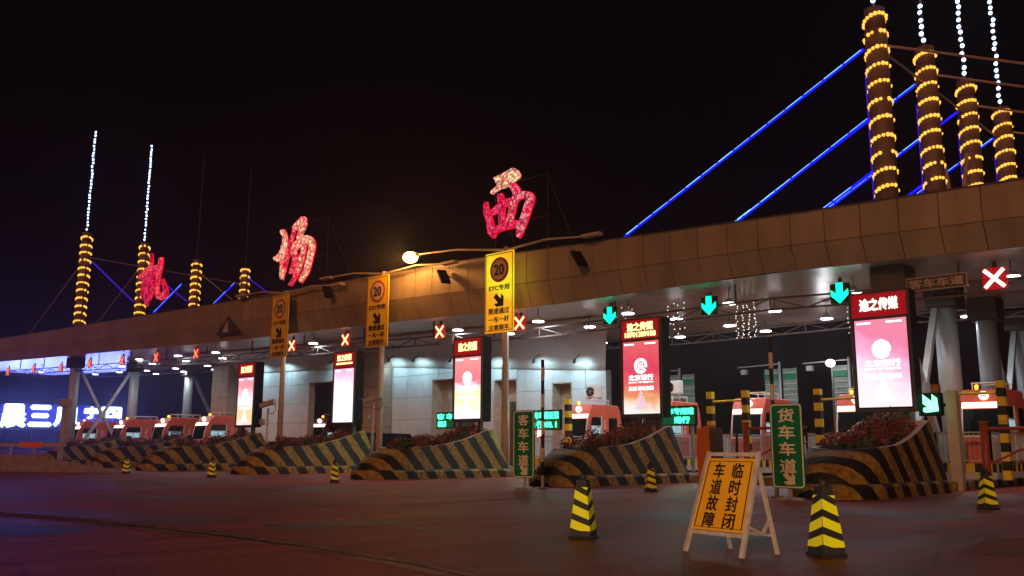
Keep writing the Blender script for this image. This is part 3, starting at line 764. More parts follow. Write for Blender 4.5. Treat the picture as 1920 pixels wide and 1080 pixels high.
for (a, b, lb) in [((-11.64,34,16.69),(2.5,34,10.2),'unlit cable running right from the nearest right pylon'),
                   ((-11.4,38.9,17.0),(3,38.9,10.6),'unlit cable running right from the second right pylon'),
                   ((-11.2,43.8,17.0),(3.5,43.8,10.8),'unlit cable running right from the third right pylon'),
                   ((-10.95,48.7,17.0),(4,48.7,11.0),'unlit cable running right from the farthest right pylon'),
                   ((-12.0,34.4,16.7),(-11.7,48.3,16.9),'pale tie linking the heads of the four right pylons'),
                   ((-86.4,34,18.5),(-99,34,12.3),'unlit cable falling left from the nearest left pylon'),
                   ((-86.4,39.6,19.0),(-98.5,39.6,12.6),'unlit cable falling left from the second left pylon'),
                   ((-85.6,45.2,19.1),(-77,45.2,14.6),'unlit cable falling right from the third left pylon'),
                   ((-86,34.5,18.9),(-86,50.4,18.6),'pale tie linking the four left pylons')]:
    lit_cable(a, b, lb, lit=False, grp='unlit stay cables and ties')
t = thing('strut_frame', (-11.75,41.4,10.3), 'pale V shaped strut between the second and third right pylons', 'strut')
for dy in (-2.3, 2.3):
    c = MB(); c.tube((0,0,0),(0,dy,4.9),.10,.10,8); c.build('strut', M['cable'], t)

# ================================================================== THE THREE RED CHARACTERS ON THE ROOF
def brush(me, pts, y0, y1):
    """one brush stroke as a solid ribbon with round ends, widths from the photo"""
    P_ = [Vector((p[0],p[1])) for p in pts]; Wd = [max(.05,p[2]) for p in pts]
    fp, fw = [], []
    n = len(P_)
    for i in range(n-1):
        a = P_[max(0,i-1)]; b = P_[i]; c = P_[i+1]; d = P_[min(n-1,i+2)]
        for k in range(6):
            t_ = k/6
            q = 0.5*((2*b)+(c-a)*t_+(2*a-5*b+4*c-d)*t_*t_+(-a+3*b-3*c+d)*t_**3)
            fp.append(q); fw.append(Wd[i]+(Wd[i+1]-Wd[i])*t_)
    fp.append(P_[-1]); fw.append(Wd[-1])
    L, R_ = [], []
    for i, q in enumerate(fp):
        tg = (fp[min(len(fp)-1,i+1)]-fp[max(0,i-1)]).normalized(); nn = Vector((-tg.y,tg.x))
        L.append(q+nn*fw[i]/2); R_.append(q-nn*fw[i]/2)
    for side_y in (y0,):
        vl = [me.bm.verts.new((p.x,side_y,p.y)) for p in L]; vr = [me.bm.verts.new((p.x,side_y,p.y)) for p in R_]
        bl_ = [me.bm.verts.new((p.x,y1,p.y)) for p in L]; br_ = [me.bm.verts.new((p.x,y1,p.y)) for p in R_]
        for i in range(len(L)-1):
            me.bm.faces.new((vl[i],vl[i+1],vr[i+1],vr[i])); me.bm.faces.new((bl_[i],br_[i],br_[i+1],bl_[i+1]))
            me.bm.faces.new((vl[i],bl_[i],bl_[i+1],vl[i+1])); me.bm.faces.new((vr[i],vr[i+1],br_[i+1],br_[i]))
    for q, wv in ((fp[0],fw[0]),(fp[-1],fw[-1])):
        me.tube((q.x,y0-.002,q.y),(q.x,y1,q.y),wv/2,wv/2,12)
def character(data, mats, label, x0, x1, frame_mat):
    poly, strokes = data
    base = thing('roof_character', ((x0+x1)/2,33.1,zt((x0+x1)/2)-.15), label, 'sign letter', 'red bulb characters on the canopy roof')
    o_ = ((x0+x1)/2,33.1,zt((x0+x1)/2)-.15)
    for i, s_ in enumerate(strokes):
        m = MB(); brush(m, s_, 33.0-.006*i, 33.16); loc(m.build('stroke', mats[i % len(mats)] if not isinstance(mats, dict) else mats.get(i, mats['d']), base), o_)
        glow = MB(); brush(glow, [(p[0],p[1],p[2]+.09) for p in s_], 33.165+.003*i, 33.22+.003*i); loc(glow.build('stroke_halo', M['halo'], base), o_)  # red bloom round each stroke, shaped as a wider glowing ribbon
    if poly:
        m = MB(); m.prism([(a, b) for a, b in poly], 'y', 32.95, 33.16); loc(m.build('stroke', mats.get('p', mats['d']), base), o_)
    zs = [p[1] for s_ in strokes for p in s_]; z1 = max(zs)+.35; zb0 = o_[2]
    f = MB()
    for xx in (x0+.2, x1+.55): f.bar((xx,33.75,zb0),(xx,33.75,z1),.04)
    for zz in (z1, (z1+zb0)/2, zb0+.5): f.bar((x0+.2,33.75,zz),(x1+.55,33.75,zz),.03)
    f.bar((x1+.55,33.75,z1),(x1+.9,36,zb0),.035); f.bar((x0+.2,33.75,z1),(x0+.2,36,zb0),.035)
    for zz in ((z1*2+zb0)/3, (z1+2*zb0)/3): f.bar(((x0+x1)/2,33.2,zz),((x0+x1)/2,33.75,zz),.05)
    loc(f.build('support_frame', M['wire'], base), o_)
HOT = dots_mat('hot_bulbs', (1.0,.70,.38), (1.0,.16,.16), .42, 1.5, 8)
MIX = dots_mat('mixed_bulbs', (1.0,.34,.36), (1.0,.0,.08), .55, 1.25, 8)
PINK = dots_mat('pink_bulbs', (1.0,.08,.24), (.9,.0,.05), .6, 1.15, 8)
PALE = dots_mat('pale_bulbs', (1.0,.52,.30), (1.0,.12,.12), .48, 1.6, 5)
ROSE = dots_mat('rose_bulbs', (1.0,.12,.15), (1.0,.01,.06), .5, 1.35, 5)
DEEP = dots_mat('deep_bulbs', (.9,.04,.14), (.8,.0,.05), .5, 1.1, 5)
character(CH_XI, {'p':HOT, 0:MIX, 1:PINK, 2:PINK, 3:PINK, 4:PINK, 5:MIX, 'd':MIX}, 'red bulb lit roof character 西 to the right of the street lamp, the rightmost of three', -32.6, -29.3, M['wire'])
character(CH_CHANG, {'p':PALE, 0:HOT, 1:PALE, 2:ROSE, 3:PALE, 4:ROSE, 5:PALE, 6:ROSE, 7:ROSE, 'd':PALE}, 'red and pale lit roof character 场, the middle one of three', -52.4, -47.9, M['wire'])
character(CH_JI, {0:DEEP, 1:ROSE, 2:DEEP, 3:DEEP, 4:ROSE, 5:DEEP, 'd':ROSE}, 'deep red lit roof character 机 beside the second left pylon', -72.0, -66.5, M['wire'])

# ================================================================== PLANTER ISLANDS
def planter_shape(L_=8.0):
    """plan outline of the nosed planter: (x, y) points from the back left round the nose to the back right"""
    HW = 1.15
    def hw(u): return HW*min(1.0, math.sqrt(max(0,1-((1.9-min(u,1.9))/1.9)**2.1)))
    us = [0,.03,.1,.22,.4,.65,.95,1.3,1.9] + [1.9+(L_-1.9)*k/9 for k in range(1,10)]
    left = [(-hw(u),u) for u in reversed(us[1:])]
    return left + [(0,0)] + [(hw(u),u) for u in us[1:]]
PTOP = [(0,.6),(1.2,1.12),(1.6,1.25),(2.3,1.33),(4,1.42),(5.5,1.72),(6.8,2.12),(8.0,2.32)]
def planter(X, Y0, label, nleaf, L_=8.0):
    t = thing('planter_island', (X,Y0,0), label, 'planter', 'striped planter islands between the lanes')
    out = planter_shape(L_); n = len(out); KL = 8.0/L_
    # plinth with a rounded nose
    m = MB(); sc = 1.12
    bot = [m.bm.verts.new((x*sc,(y-.0)*1.03-.28,0)) for x, y in out]
    mid = [m.bm.verts.new((x*sc,(y)*1.03-.28,.30)) for x, y in out]
    tp = [m.bm.verts.new((x*(sc-.05),y*1.02-.18,.38)) for x, y in out]
    for A, B in ((bot,mid),(mid,tp)):
        for i in range(n): m.bm.faces.new((A[i],A[(i+1)%n],B[(i+1)%n],B[i]))
    m.bm.faces.new(tp)
    m.build('plinth', M['plinth'], t)
    # body with battered nose
    m = MB()
    def top_pt(x, y):
        push = 1.35*max(0,(1-y/2.2)); ins = .07
        k = max(0, 1-ins/1.15)
        yy = y+push - 1.0*max(0,(y-(L_-1.8))/1.8)
        return (x*k, yy, lerp_tab(PTOP, yy*KL+.25))
    rings = []
    base = [(x,y,.37) for x, y in out]
    for s_ in range(7):
        q = s_/6
        ring = []
        for x, y in out:
            tx, ty, tz = top_pt(x, y)
            e_ = q**0.75 if y < 1.6 else q
            ring.append((x+(tx-x)*q, y+(ty-y)*(q**1.5 if y < 1.6 else q), .37+(tz-.37)*e_))
        rings.append([m.bm.verts.new(p) for p in ring])
    for A, B in zip(rings, rings[1:]):
        for i in range(n):
            if i == n-1: f = m.bm.faces.new((A[i],A[0],B[0],B[i]))
            else: f = m.bm.faces.new((A[i],A[i+1],B[i+1],B[i])); f.smooth = True
    m.build('body', M['planter'], t)
    # pale rim and inner wall
    m = MB(); T_ = [top_pt(x,y) for x, y in out]
    cen = (0,4.2)
    def inset(p, d):
        x, y, z = p
        nx = -math.copysign(min(abs(x), d), x) if abs(x) > .01 else 0
        ny = d if y < 2.0 else (-d if y > L_-1.25 else 0)
        return (x+nx, y+ny, z)
    o_ = [m.bm.verts.new((p[0],p[1],p[2]+.004)) for p in T_]; i_ = [m.bm.verts.new((inset(p,.17)[0],inset(p,.17)[1],p[2]+.004)) for p in T_]
    d_ = [m.bm.verts.new((inset(p,.22)[0],inset(p,.22)[1],max(.6,p[2]-.55))) for p in T_]
    for A, B in ((o_,i_),(i_,d_)):
        for k in range(n): m.bm.faces.new((A[k],A[(k+1)%n],B[(k+1)%n],B[k]))
    m.build('rim', M['rim'], t)
    m = MB()
    m.bm.faces.new([m.bm.verts.new((inset(p,.21)[0],inset(p,.21)[1],max(.62,p[2]-.45))) for p in T_])
    m.build('soil_bed', M['soil'], t)
    # shrubs
    for kind, mat, cnt in (('red','red',nleaf),('green','green',int(nleaf*.8))):
        b = MB()
        rnd = random.Random(int(abs(X)*10)+len(kind))
        clumps = [(rnd.uniform(-.75,.75), rnd.uniform(1.9,L_-1.4), rnd.uniform(.22,.42)*(1.6 if rnd.random() < .25 else 1)) for _ in range(26)]
        for _ in range(cnt):
            cx, cy, cr_ = rnd.choice(clumps)
            ok = False
            th = rnd.uniform(0,6.283); ph = math.acos(rnd.uniform(-.1,1)); rr = cr_*rnd.uniform(.6,1.05)
            px_ = cx+rr*math.cos(th)*math.sin(ph); py_ = cy+rr*math.sin(th)*math.sin(ph)
            px_ = max(-.85,min(.85,px_)); py_ = max(1.7,min(L_-1.2,py_))
            hgt = lerp_tab(PTOP, py_*KL)-.18 + .20*(1-(px_/.95)**2)
            pz_ = hgt + rr*math.cos(ph)*.95 + (.12 if kind == 'red' else -.02)
            s_ = rnd.uniform(.04,.095)
            n_ = Vector((rnd.gauss(0,1),rnd.gauss(0,1)-.3,rnd.gauss(0,1)+.6)).normalized()
            a_ = n_.orthogonal().normalized(); c_ = n_.cross(a_)
            ca, sa = math.cos(rnd.uniform(0,6.28)), math.sin(rnd.uniform(0,6.28))
            A_ = (a_*ca+c_*sa)*s_; B_ = n_.cross(A_).normalized()*s_*.55
            P0 = Vector((px_,py_,pz_))
            v = [b.bm.verts.new(P0+q) for q in (A_, B_, -A_, -B_)]
            b.bm.faces.new(v)
        o = link('shrubs', b.mesh('shrubs', M['leaf_'+mat]), None, (X,Y0,0))
        tag(o, ('dense red leaved' if kind == 'red' else 'low green leaved')+' bedding shrubs filling the '+label.split(' planter')[0]+' planter', 'shrubs', kind='stuff')
    return t
M['leaf_red'] = pm('red_leaves', (0.20,0.040,0.03), 0.6, 0, .5, 1.5, 0)
M['leaf_green'] = pm('green_leaves', (0.055,0.075,0.02), 0.6, 0, .5, 1.5, 0)
names = ['nearest striped planter island behind the large green sign','second striped planter island, behind the striped thin pole','third striped planter island under the brightest yellow sign',
         'fourth striped planter island, with a white camera behind','fifth striped planter island, left of the slim camera pole','sixth striped planter island, small and far left','seventh striped planter island, behind the low barrier']
PX = [(-10.6,23.3,6.7),(-20.75,24.1,7.4),(-30.55,23.9,7.8),(-40.35,24.1,7.8),(-50.15,23.9,7.8),(-60.0,25.2,7.2),(-70.0,25.6,7.2)]
pn = ['nearest','second','third','fourth','fifth','sixth','seventh']
plabel = [pn[i]+' planter island with yellow and black stripes, counted from the right' for i in range(7)]
for i, (X, Y0, LL) in enumerate(PX):
    planter(X, Y0, plabel[i], 1700 if i < 4 else 900, LL)

# lane islands behind: paved kerbs, fence round the booth
def island(X, y0, y1, label):
    t = thing('lane_island', (X,y0,0), label, 'traffic island', 'raised lane islands under the canopy')
    m = MB(); m.box(-1.0,1.0,0,y1-y0,.0,.30); m.build('kerb', M['kerbstripe'], t, bevel=.03)
    m = MB(); m.box(-.93,.93,.07,y1-y0-.07,.303,.315); m.build('paving', M['paving'], t)
    return t
kx = [-10.6-4.9*k for k in range(0,5)] + [-68.5,-75.5,-83.5,-93.0,-102.0]
nth = ['first','second','third','fourth','fifth','sixth','seventh','eighth','ninth','tenth','eleventh','twelfth','thirteenth']
for k, X in enumerate(kx):
    prim = (k % 2 == 0)
    island(X, 31.3 if not (k < 5 and not prim) else 31.0, 48.5, nth[k]+' raised lane island with striped kerb, counted from the right')

def fence(X, label, far=False):
    """white kerb, striped blocks and pale railing wrapped round the front of a booth"""
    t = thing('booth_fence', (X,34.6,.315), label, 'fence', 'striped guard fences in front of the booths')
    runs = [((-.9,3.0),(-.9,0)),((-.9,0),(.9,0)),((.9,0),(.9,9.5)),((-.9,6.2),(-.9,11))]
    for (a, b) in runs:
        m = MB(); m.bar((a[0],a[1],.11),(b[0],b[1],.11),.22,.22); m.build('white_base', M['kerb'], t)
        m = MB(); m.bar((a[0],a[1],.38),(b[0],b[1],.38),.12,.30); m.build('striped_guard', M['guard'], t)
        if far: continue
        L_ = math.dist(a,b); n = max(2,int(L_/1.0))
        for z in (.62,1.60):
            m = MB(); m.bar((a[0],a[1],z),(b[0],b[1],z),.05); m.build('rail', M['steel'], t)
        for k in range(n+1):
            p = (a[0]+(b[0]-a[0])*k/n, a[1]+(b[1]-a[1])*k/n)
            m = MB(); m.bar((p[0],p[1],.53),(p[0],p[1],1.63),.06); m.build('fence_post', M['steel'], t)
        m = MB(); nb = int(L_/.14)
        for k in range(nb):
            p = (a[0]+(b[0]-a[0])*(k+.5)/nb, a[1]+(b[1]-a[1])*(k+.5)/nb)
            m.tube((p[0],p[1],.64),(p[0],p[1],1.58),.012,.012,4,False)
        tag(m.build('baluster', M['steel'], t), kind='stuff')
    return t

# ================================================================== TOLL BOOTHS
def booth_master(X, label):
    t = thing('toll_booth', (X,37.1,.315), label, 'toll booth', 'orange toll booths on the lane islands')
    hw = .78; L_ = 3.0
    # shell: side profile with a curved brow, front at y=0
    def prof(y0, y1): return [(y0,1.28),(y0,1.65),(y0+.05,2.1),(y0+.14,2.55),(y0+.30,2.95),(y0+.50,3.28),(y1-.25,3.28),(y1-.08,2.9),(y1,2.3),(y1,1.28)]
    m = MB(); m.prism([(.30,0),(.30,1.28),(L_-.2,1.28),(L_-.2,0)], 'x', -hw+.1, hw-.1)
    m.build('base_cabinet', M['orange'], t)
    m = MB(); m.prism(prof(0,L_), 'x', -hw, hw); m.build('shell', M['orange'], t, bevel=.04)
    # front window
    m = MB(); m.prism([(-.015,1.55),(.035,2.1),(.12,2.52),(.17,2.52),(.10,2.1),(.05,1.55)], 'x', -hw+.10, hw-.10); w_ = m.build('front_window', M['glass'], t)
    m = MB(); m.prism([(.105,2.56),(.165,2.78),(.22,2.78),(.17,2.56)], 'x', -hw+.06, hw-.06); m.build('light_strip', M['booth_strip'], t)
    m = MB()
    m.prism([(-.03,1.47),(-.03,1.545),(.03,1.545),(.03,1.47)], 'x', -hw+.04, hw-.04)
    for s_ in (-1,1):
        m.prism([(-.03,1.546),(.02,2.1),(.12,2.55),(.18,2.55),(.08,2.1),(.02,1.546)], 'x', s_*(hw-.07)-.028, s_*(hw-.07)+.028)
    m.build('window_frame', M['white'], t)
    # emblem disc on the brow
    m = MB(); m.tube((.05,.20,3.02),(.05,.285,3.03),.17,.17,16); m.build('emblem', M['booth_strip'], t)
    m = MB(); m.box(-.06,.16,.185,.205,2.99,3.03); m.build('emblem_bar', M['orange'], t)
    for s_ in (-1,1):
        xs = s_*(hw+.004)
        a0, a1 = (hw+.002, hw+.03) if s_ > 0 else (-hw-.03, -hw-.002)
        m = MB(); m.prism([(.28,1.72),(.30,2.25),(.42,2.62),(1.15,2.62),(1.15,1.72)], 'x', a0, a1); m.build('side_window', M['glass'], t)
        m = MB(); b0, b1 = (hw+.031, hw+.04) if s_ > 0 else (-hw-.04, -hw-.031)
        m.prism([(.33,1.76),(.33,2.12),(.70,2.12),(.70,1.76)], 'x', b0, b1); m.prism([(.76,1.76),(.76,2.12),(1.10,2.12),(1.10,1.76)], 'x', b0, b1)
        m.build('lit_pane', M['booth_in'], t)
        m = MB(); c0, c1 = (hw+.031, hw+.05) if s_ > 0 else (-hw-.05, -hw-.031)
        for q in ([(.24,1.66),(.24,1.72),(1.2,1.72),(1.2,1.66)],[(1.15,1.72),(1.15,2.66),(1.2,2.66),(1.2,1.72)],[(.30,2.125),(.30,2.18),(1.15,2.18),(1.15,2.125)],[(.71,1.725),(.71,2.12),(.75,2.12),(.75,1.725)]):
            m.prism(q, 'x', c0, c1)
        m.build('side_frame', M['white'], t)
        m = MB(); m.prism([(1.85,1.75),(1.85,2.6),(2.55,2.6),(2.55,1.75)], 'x', a0, a1); m.build('rear_window', M['glass'], t)
        # white company mark running up the pillar: a ring and brush strokes
        m = MB(); d0, d1 = (hw+.002, hw+.012) if s_ > 0 else (-hw-.012, -hw-.002)
        cy_ = 1.5
        for k in range(12):
            a_ = k*math.pi/6; b_ = (k+.8)*math.pi/6
            m.prism([(cy_+.10*math.cos(a_),1.82+.13*math.sin(a_)),(cy_+.10*math.cos(b_),1.82+.13*math.sin(b_)),(cy_+.06*math.cos(b_),1.82+.09*math.sin(b_)),(cy_+.06*math.cos(a_),1.82+.09*math.sin(a_))], 'x', d0, d1)
        for z_, l_ in ((2.04,.20),(2.14,.10),(2.23,.22),(2.33,.12),(2.42,.18)):
            m.prism([(cy_-l_/2,z_-.03),(cy_-l_/2,z_+.0),(cy_+l_/2,z_+.045),(cy_+l_/2,z_+.01)], 'x', d0, d1)
        m.prism([(cy_-.02,2.03),(cy_-.02,2.25),(cy_+.02,2.25),(cy_+.02,2.03)], 'x', d0-.001, d1+.001)
        m.build('side_mark', M['white'], t)
    # roof frame
    m = MB()
    for y_ in (.9,2.2):
        m.bar((-.55,y_,3.55),(.55,y_,3.55),.04)
        for x_ in (-.5,.5): m.bar((x_,y_,3.28),(x_,y_,3.55),.04)
    for x_ in (-.5,.5): m.bar((x_,.9,3.55),(x_,2.2,3.55),.04)
    m.build('roof_frame', M['white'], t)
    m = MB(); m.tube((-.3,.7,3.28),(-.3,.7,3.36),.06,.06,8); m.ball((-.3,.7,3.40),.08,8); m.build('beacon', M['turn_lamp'], t)
    return t
bx = [-10.3-4.87*k for k in range(5)] + [-68.5,-75.5,-83.5,-93.0]
first = booth_master(bx[0], 'x')
blab = ['nearest orange toll booth, at the right edge behind a rust red gate post','second orange toll booth, half hidden by the nearest lit screen',
        'third orange toll booth, between the striped posts','fourth orange toll booth, glowing green behind the lane board','fifth orange toll booth with an air conditioner on its roof']
for k, X in enumerate(bx):
    b = first if k == 0 else copy_tree(first)
    b.location.x = X
    if k > 4: b.scale = (1.25,1.6,1.08)
    b['label'] = blab[k] if k < 5 else nth[k-5]+' of the small orange toll booths beyond the control building, counted from the right'
    fence(X, ('striped guard fence round the '+blab[k].split(' orange')[0]+' booth') if k < 5 else 'small striped guard fence in front of the '+nth[k-5]+' far booth', far=k >= 8)
b = copy_tree(first); b.location = (-65.5,46.2,.3); b.scale = (1.4,1.5,1.1); b['label'] = 'orange toll booth seen through the open gateway of the white building'
aircon(-29.75, 38.7, .315+3.60, 'white air conditioner unit on the roof of the booth beside the building')
aircon(-24.6, 38.4, .315+3.60, 'grey air conditioner unit on the roof behind the tall pink screen')

# striped posts with height bars
def striped_post(x, y, h_, label, bar=0.0):
    t = thing('striped_post', (x,y,.31), label, 'post', 'yellow and black posts in front of the booths')
    m = MB(); m.box(-.13,.13,-.13,.13,0,h_); m.build('post', M['post_stripe'], t)
    if bar:
        m = MB(); m.tube((math.copysign(.131,bar),0,h_-.42),(bar,0,h_-.40),.045,.045,8); m.build('height_bar', M['yellow'], t)
striped_post(-20.15,34.3,3.4,'left striped post before the third booth, its yellow bar pointing right',1.55)
striped_post(-18.50,34.3,3.4,'right striped post before the third booth, behind the rust red post')
striped_post(-15.38,34.3,3.33,'striped post left of the large white screen, its yellow bar pointing right',1.5)
striped_post(-8.85,34.3,3.35,'striped post on the right edge before the nearest booth',-1.65)
striped_post(-27.95,34.3,3.35,'striped post beside the green lane board at the far booth')

# ================================================================== LIT ADVERTISING SCREENS
WHITE = (1.0,.97,1.0)
SM = [screen_mat('screen_blown_pink', [(0.0,(1,.92,.94)),(.25,(1,.88,.95)),(.42,(.98,.66,.86)),(.58,(.95,.45,.70)),(.78,(.90,.24,.40)),(1.0,(.9,.26,.38))], 1.05, 2.65, 5.55, .45),
      screen_mat('screen_rose', [(0.0,(1,.95,.93)),(.10,(1,.80,.65)),(.24,(.92,.38,.16)),(.36,(.85,.15,.14)),(.60,(.80,.055,.12)),(1.0,(.88,.14,.15))], 1.0, 2.65, 5.55, .10),
      screen_mat('screen_yellow_red', [(0.0,(1,.95,1)),(.18,(1,.96,.70)),(.40,(1,.95,.45)),(.50,(1,.72,.80)),(.62,(.95,.20,.25)),(1.0,(1,.32,.30))], 1.2, 2.65, 5.55, .05),
      screen_mat('screen_white', [(0.0,(1,.90,1)),(.25,(1,.98,.98)),(.60,(1,.90,.97)),(.85,(1,.55,.72)),(1.0,(1,.42,.55))], 1.3, 2.65, 5.55, .15),
      screen_mat('screen_white_gold', [(0.0,(1,.80,.85)),(.12,(1,.70,.35)),(.34,(1,.68,.40)),(.46,(1,.92,1)),(.58,(1,.80,.90)),(.80,(1,.30,.34)),(1.0,(1,.38,.50))], 1.15, 2.65, 5.55, .05)]
slabel = ['nearest tall lit screen with a washed out white and pink picture','second tall lit screen, rose red with a bank emblem and a pagoda','third tall lit screen with a yellow lower half beside the bright yellow sign',
          'fourth tall lit screen, almost pure white','fifth and farthest tall lit screen, white and gold']
def light_box(X, i):
    t = thing('advertising_screen', (X,30.0,0), slabel[i], 'screen', 'tall lit advertising screens on the planters')
    m = MB(); m.box(-.98,.98,.03,.62,2.52,6.47); m.build('cabinet', M['dark'], t, bevel=.02)
    m = MB(); m.box(-.98,-.90,-.03,.028,2.52,6.47); m.box(.90,.98,-.03,.028,2.52,6.47); m.box(-.899,.899,-.03,.028,6.42,6.47); m.box(-.899,.899,-.03,.028,2.52,2.60); m.box(-.899,.899,-.03,.028,5.57,5.63)
    m.build('bezel', M['steel_dark'], t)
    m = MB(); m.box(-.895,.895,-.005,.027,5.64,6.41); hd = m.build('header_display', M['header'], t)
    two = i in (1,3)
    lettering('逾之传媒', -.62, .62, 5.98 if two else 5.85, 6.30 if two else 6.24, -.008, M['header_text'] if i else M['header_text_w'], hd, bold=.035)
    if i == 1: lettering('18701309188', -.72, .74, 5.72, 5.92, -.008, M['header_text'], hd, bold=.03)
    if i == 3:
        m = MB(); m.box(-.70,.72,-.016,-.008,5.77,5.87); m.build('text_bar', M['header_text'], hd)
    m = MB(); m.box(-.845,.845,-.004,.027,2.66,5.54); sc = m.build('display', SM[i], t)
    # printed picture: status strip, emblem, bank name, slogan, pagoda
    for (a, b) in ((-.78,-.30),(.2,.72)):
        m = MB(); m.box(a,b,-.012,-.006,5.40,5.46); m.build('caption_bar', M['screen_text'], sc)
    m = MB(); cz_ = 4.55; R0, R1 = .31, .19
    for k in range(20):
        a_, b_ = -.25+k*.95*math.pi/10, -.25+(k+1)*.95*math.pi/10
        m.prism([(R0*math.cos(a_),cz_+R0*math.sin(a_)),(R0*math.cos(b_),cz_+R0*math.sin(b_)),(R1*math.cos(b_),cz_+R1*math.sin(b_)),(R1*math.cos(a_),cz_+R1*math.sin(a_))], 'y', -.012, -.006)
    m.box(-.09,.13,-.012,-.006,cz_-.03,cz_+.04); m.box(-.09,.11,-.012,-.006,cz_+.085,cz_+.12); m.box(-.09,.16,-.012,-.006,cz_-.13,cz_-.07); m.box(-.125,-.09,-.012,-.006,cz_-.1,cz_+.1)
    if i in (0,2,4): m.tube((0,-.016,cz_),(0,-.0125,cz_),.27,.27,24)
    m.build('emblem', M['screen_text'], sc)
    lettering('北京银行', -.58, .58, 3.98, 4.20, -.006, M['screen_text'], sc, bold=.03, depth=.006)
    lettering('BANK OF BEIJING', -.58, .58, 3.86, 3.93, -.006, M['screen_text'], sc, bold=.03, depth=.006)
    lettering('真诚 所以信赖', -.58, .60, 3.58, 3.74, -.006, M['screen_text'], sc, bold=.03, depth=.006)
    m = MB()
    pag = em('pagoda_print', (.95,.62,.80), 1.0) if i == 1 else M['screen_text']
    for k in range(5):
        w_ = .36-.065*k; z_ = 2.86+.135*k
        m.prism([(-w_,z_),(w_,z_),(w_*.72,z_+.07),(w_*.62,z_+.105),(-w_*.62,z_+.105),(-w_*.72,z_+.07)], 'y', -.012, -.006)
    m.prism([(-.035,3.53),(.035,3.53),(0,3.66)], 'y', -.012, -.006)
    m.build('pagoda_picture', pag, sc)
    for s_ in (-1,1):
        m = MB(); m.box(s_*.6-.09,s_*.6+.09,.2,.4,1.35,2.52); m.build('support_leg', M['steel_dark'], t)
for i, X in enumerate((-11.2,-20.72,-30.55,-40.1,-49.95)): light_box(X, i)

# ================================================================== STREET LAMP POLES WITH YELLOW SIGNS
M['amber_glare'] = screen_mat('amber_glare_paint', [(0,(.95,.33,.01)),(.25,(1.0,.42,.015)),(.42,(1.0,.48,.02)),(.52,(1.0,.78,.02)),(.75,(1.0,.86,.03)),(.9,(1.0,.68,.02)),(1,(1.0,.50,.02))], .95, 6.8, 10.75, .25, 1.0)  # glare on the bright sign, painted as emission with hot spots
def lamp_pole(x, lit, label):
    t = thing('lamp_pole', (x,31.75,0), label, 'lamp post', 'double arm lamp posts behind the planters')
    m = MB(); m.tube((0,0,0),(0,0,11.05),.19,.12,14); m.build('pole', M['pole'], t)
    m = MB(); m.box(-.28,.28,-.28,.28,0,.5); m.build('base', M['concrete'], t, bevel=.05)
    for s_, ex, ez in ((-1, 7.0 if lit else 5.4, 11.62 if lit else 11.35), (1, 5.3, 10.82)):
        m = MB(); m.tube((0,0,10.9),(s_*ex*.5,0,(ez+11.05)/2+.1),.065,.055,8); m.tube((s_*ex*.5,0,(ez+11.05)/2+.1),(s_*(ex-.5),0,ez),.055,.045,8); m.build('arm', M['pole'], t)
        m = MB(); m.prism([(-.20,ez-.08),(.20,ez-.08),(.14,ez+.07),(-.14,ez+.07)], 'x', s_*ex-.5, s_*ex+.5)
        h_ = m.build('lamp_head', M['pole'], t)
        if lit and s_ < 0:
            m = MB(); m.ball((-ex,-.12,ez-.12),.42,14,.75); m.build('lamp_bulb', M['sodium'], h_)
            ld = bpy.data.lights.new('sodium_lamp_light','POINT'); ld.energy = 650; ld.color = (1.0,.42,.10); ld.shadow_soft_size = .3
            lo = bpy.data.objects.new('sodium_lamp_light', ld); COL.objects.link(lo); lo.parent = t; lo.location = (-ex,-.95,ez-.25)
    return t
def yellow_sign(x0, x1, lit, label, px):
    t = thing('lane_sign', ((x0+x1)/2,31.42,0), label, 'sign', 'tall yellow 20 limit signs on the lamp posts')
    w = (x1-x0)/2; y = -.02
    m = MB(); m.box(-w,w,-.02,.06,6.80,10.76); m.build('board', M['amber_glare'] if lit else M['sign_amber'], t, bevel=.02)
    m = MB()
    for a in ((-w+.05,-w+.09,6.87,10.69),(w-.09,w-.05,6.87,10.69)): m.box(a[0],a[1],-.03,-.021,a[2],a[3])
    for z in (6.87,10.65): m.box(-w+.091,w-.091,-.03,-.021,z,z+.04)
    m.build('border', M['sign_red'], t)
    m = MB(); m.tube((0.02,-.035,9.88),(0.02,-.022,9.88),.62,.62,32); rg = m.build('limit_ring', M['sign_red'], t)
    m = MB(); m.tube((0.02,-.045,9.88),(0.02,-.036,9.88),.49,.49,32); m.build('limit_disc', M['disc'], rg)
    lettering('20', -.30, .34, 9.62, 10.14, -.047, M['ink'], rg, bold=.02)
    lettering('ETC专用', -.66, .68, 8.86, 9.13, -.022, M['ink'], t, bold=.02)
    m = MB(); m.prism(arrow_poly(0.02,8.35,.80,math.radians(45)), 'y', -.035, -.022); m.build('arrow', M['ink'], t)
    lettering('限速通过', -.66, .68, 7.70, 8.00, -.022, M['ink'], t, bold=.02)
    lettering('一车一杆', -.66, .68, 7.30, 7.58, -.022, M['ink'], t, bold=.02)
    lettering('注意跟车', -.66, .68, 6.93, 7.18, -.022, M['ink'], t, bold=.02)
    m = MB()
    for z in (7.6,9.9): m.box(-.1,.1,.06,.25,z,z+.12)
    m.build('bracket', M['steel'], t)
lamp_pole(-29.75, True, 'double arm lamp post with the glowing sodium lamp behind the third planter'); yellow_sign(-30.83,-28.92,True,'bright yellow lane sign with painted glare below the rightmost red character',0)
lamp_pole(-39.1, False, 'unlit double arm lamp post behind the fourth planter'); yellow_sign(-40.12,-38.25,False,'orange yellow lane sign left of the glowing street lamp',0)
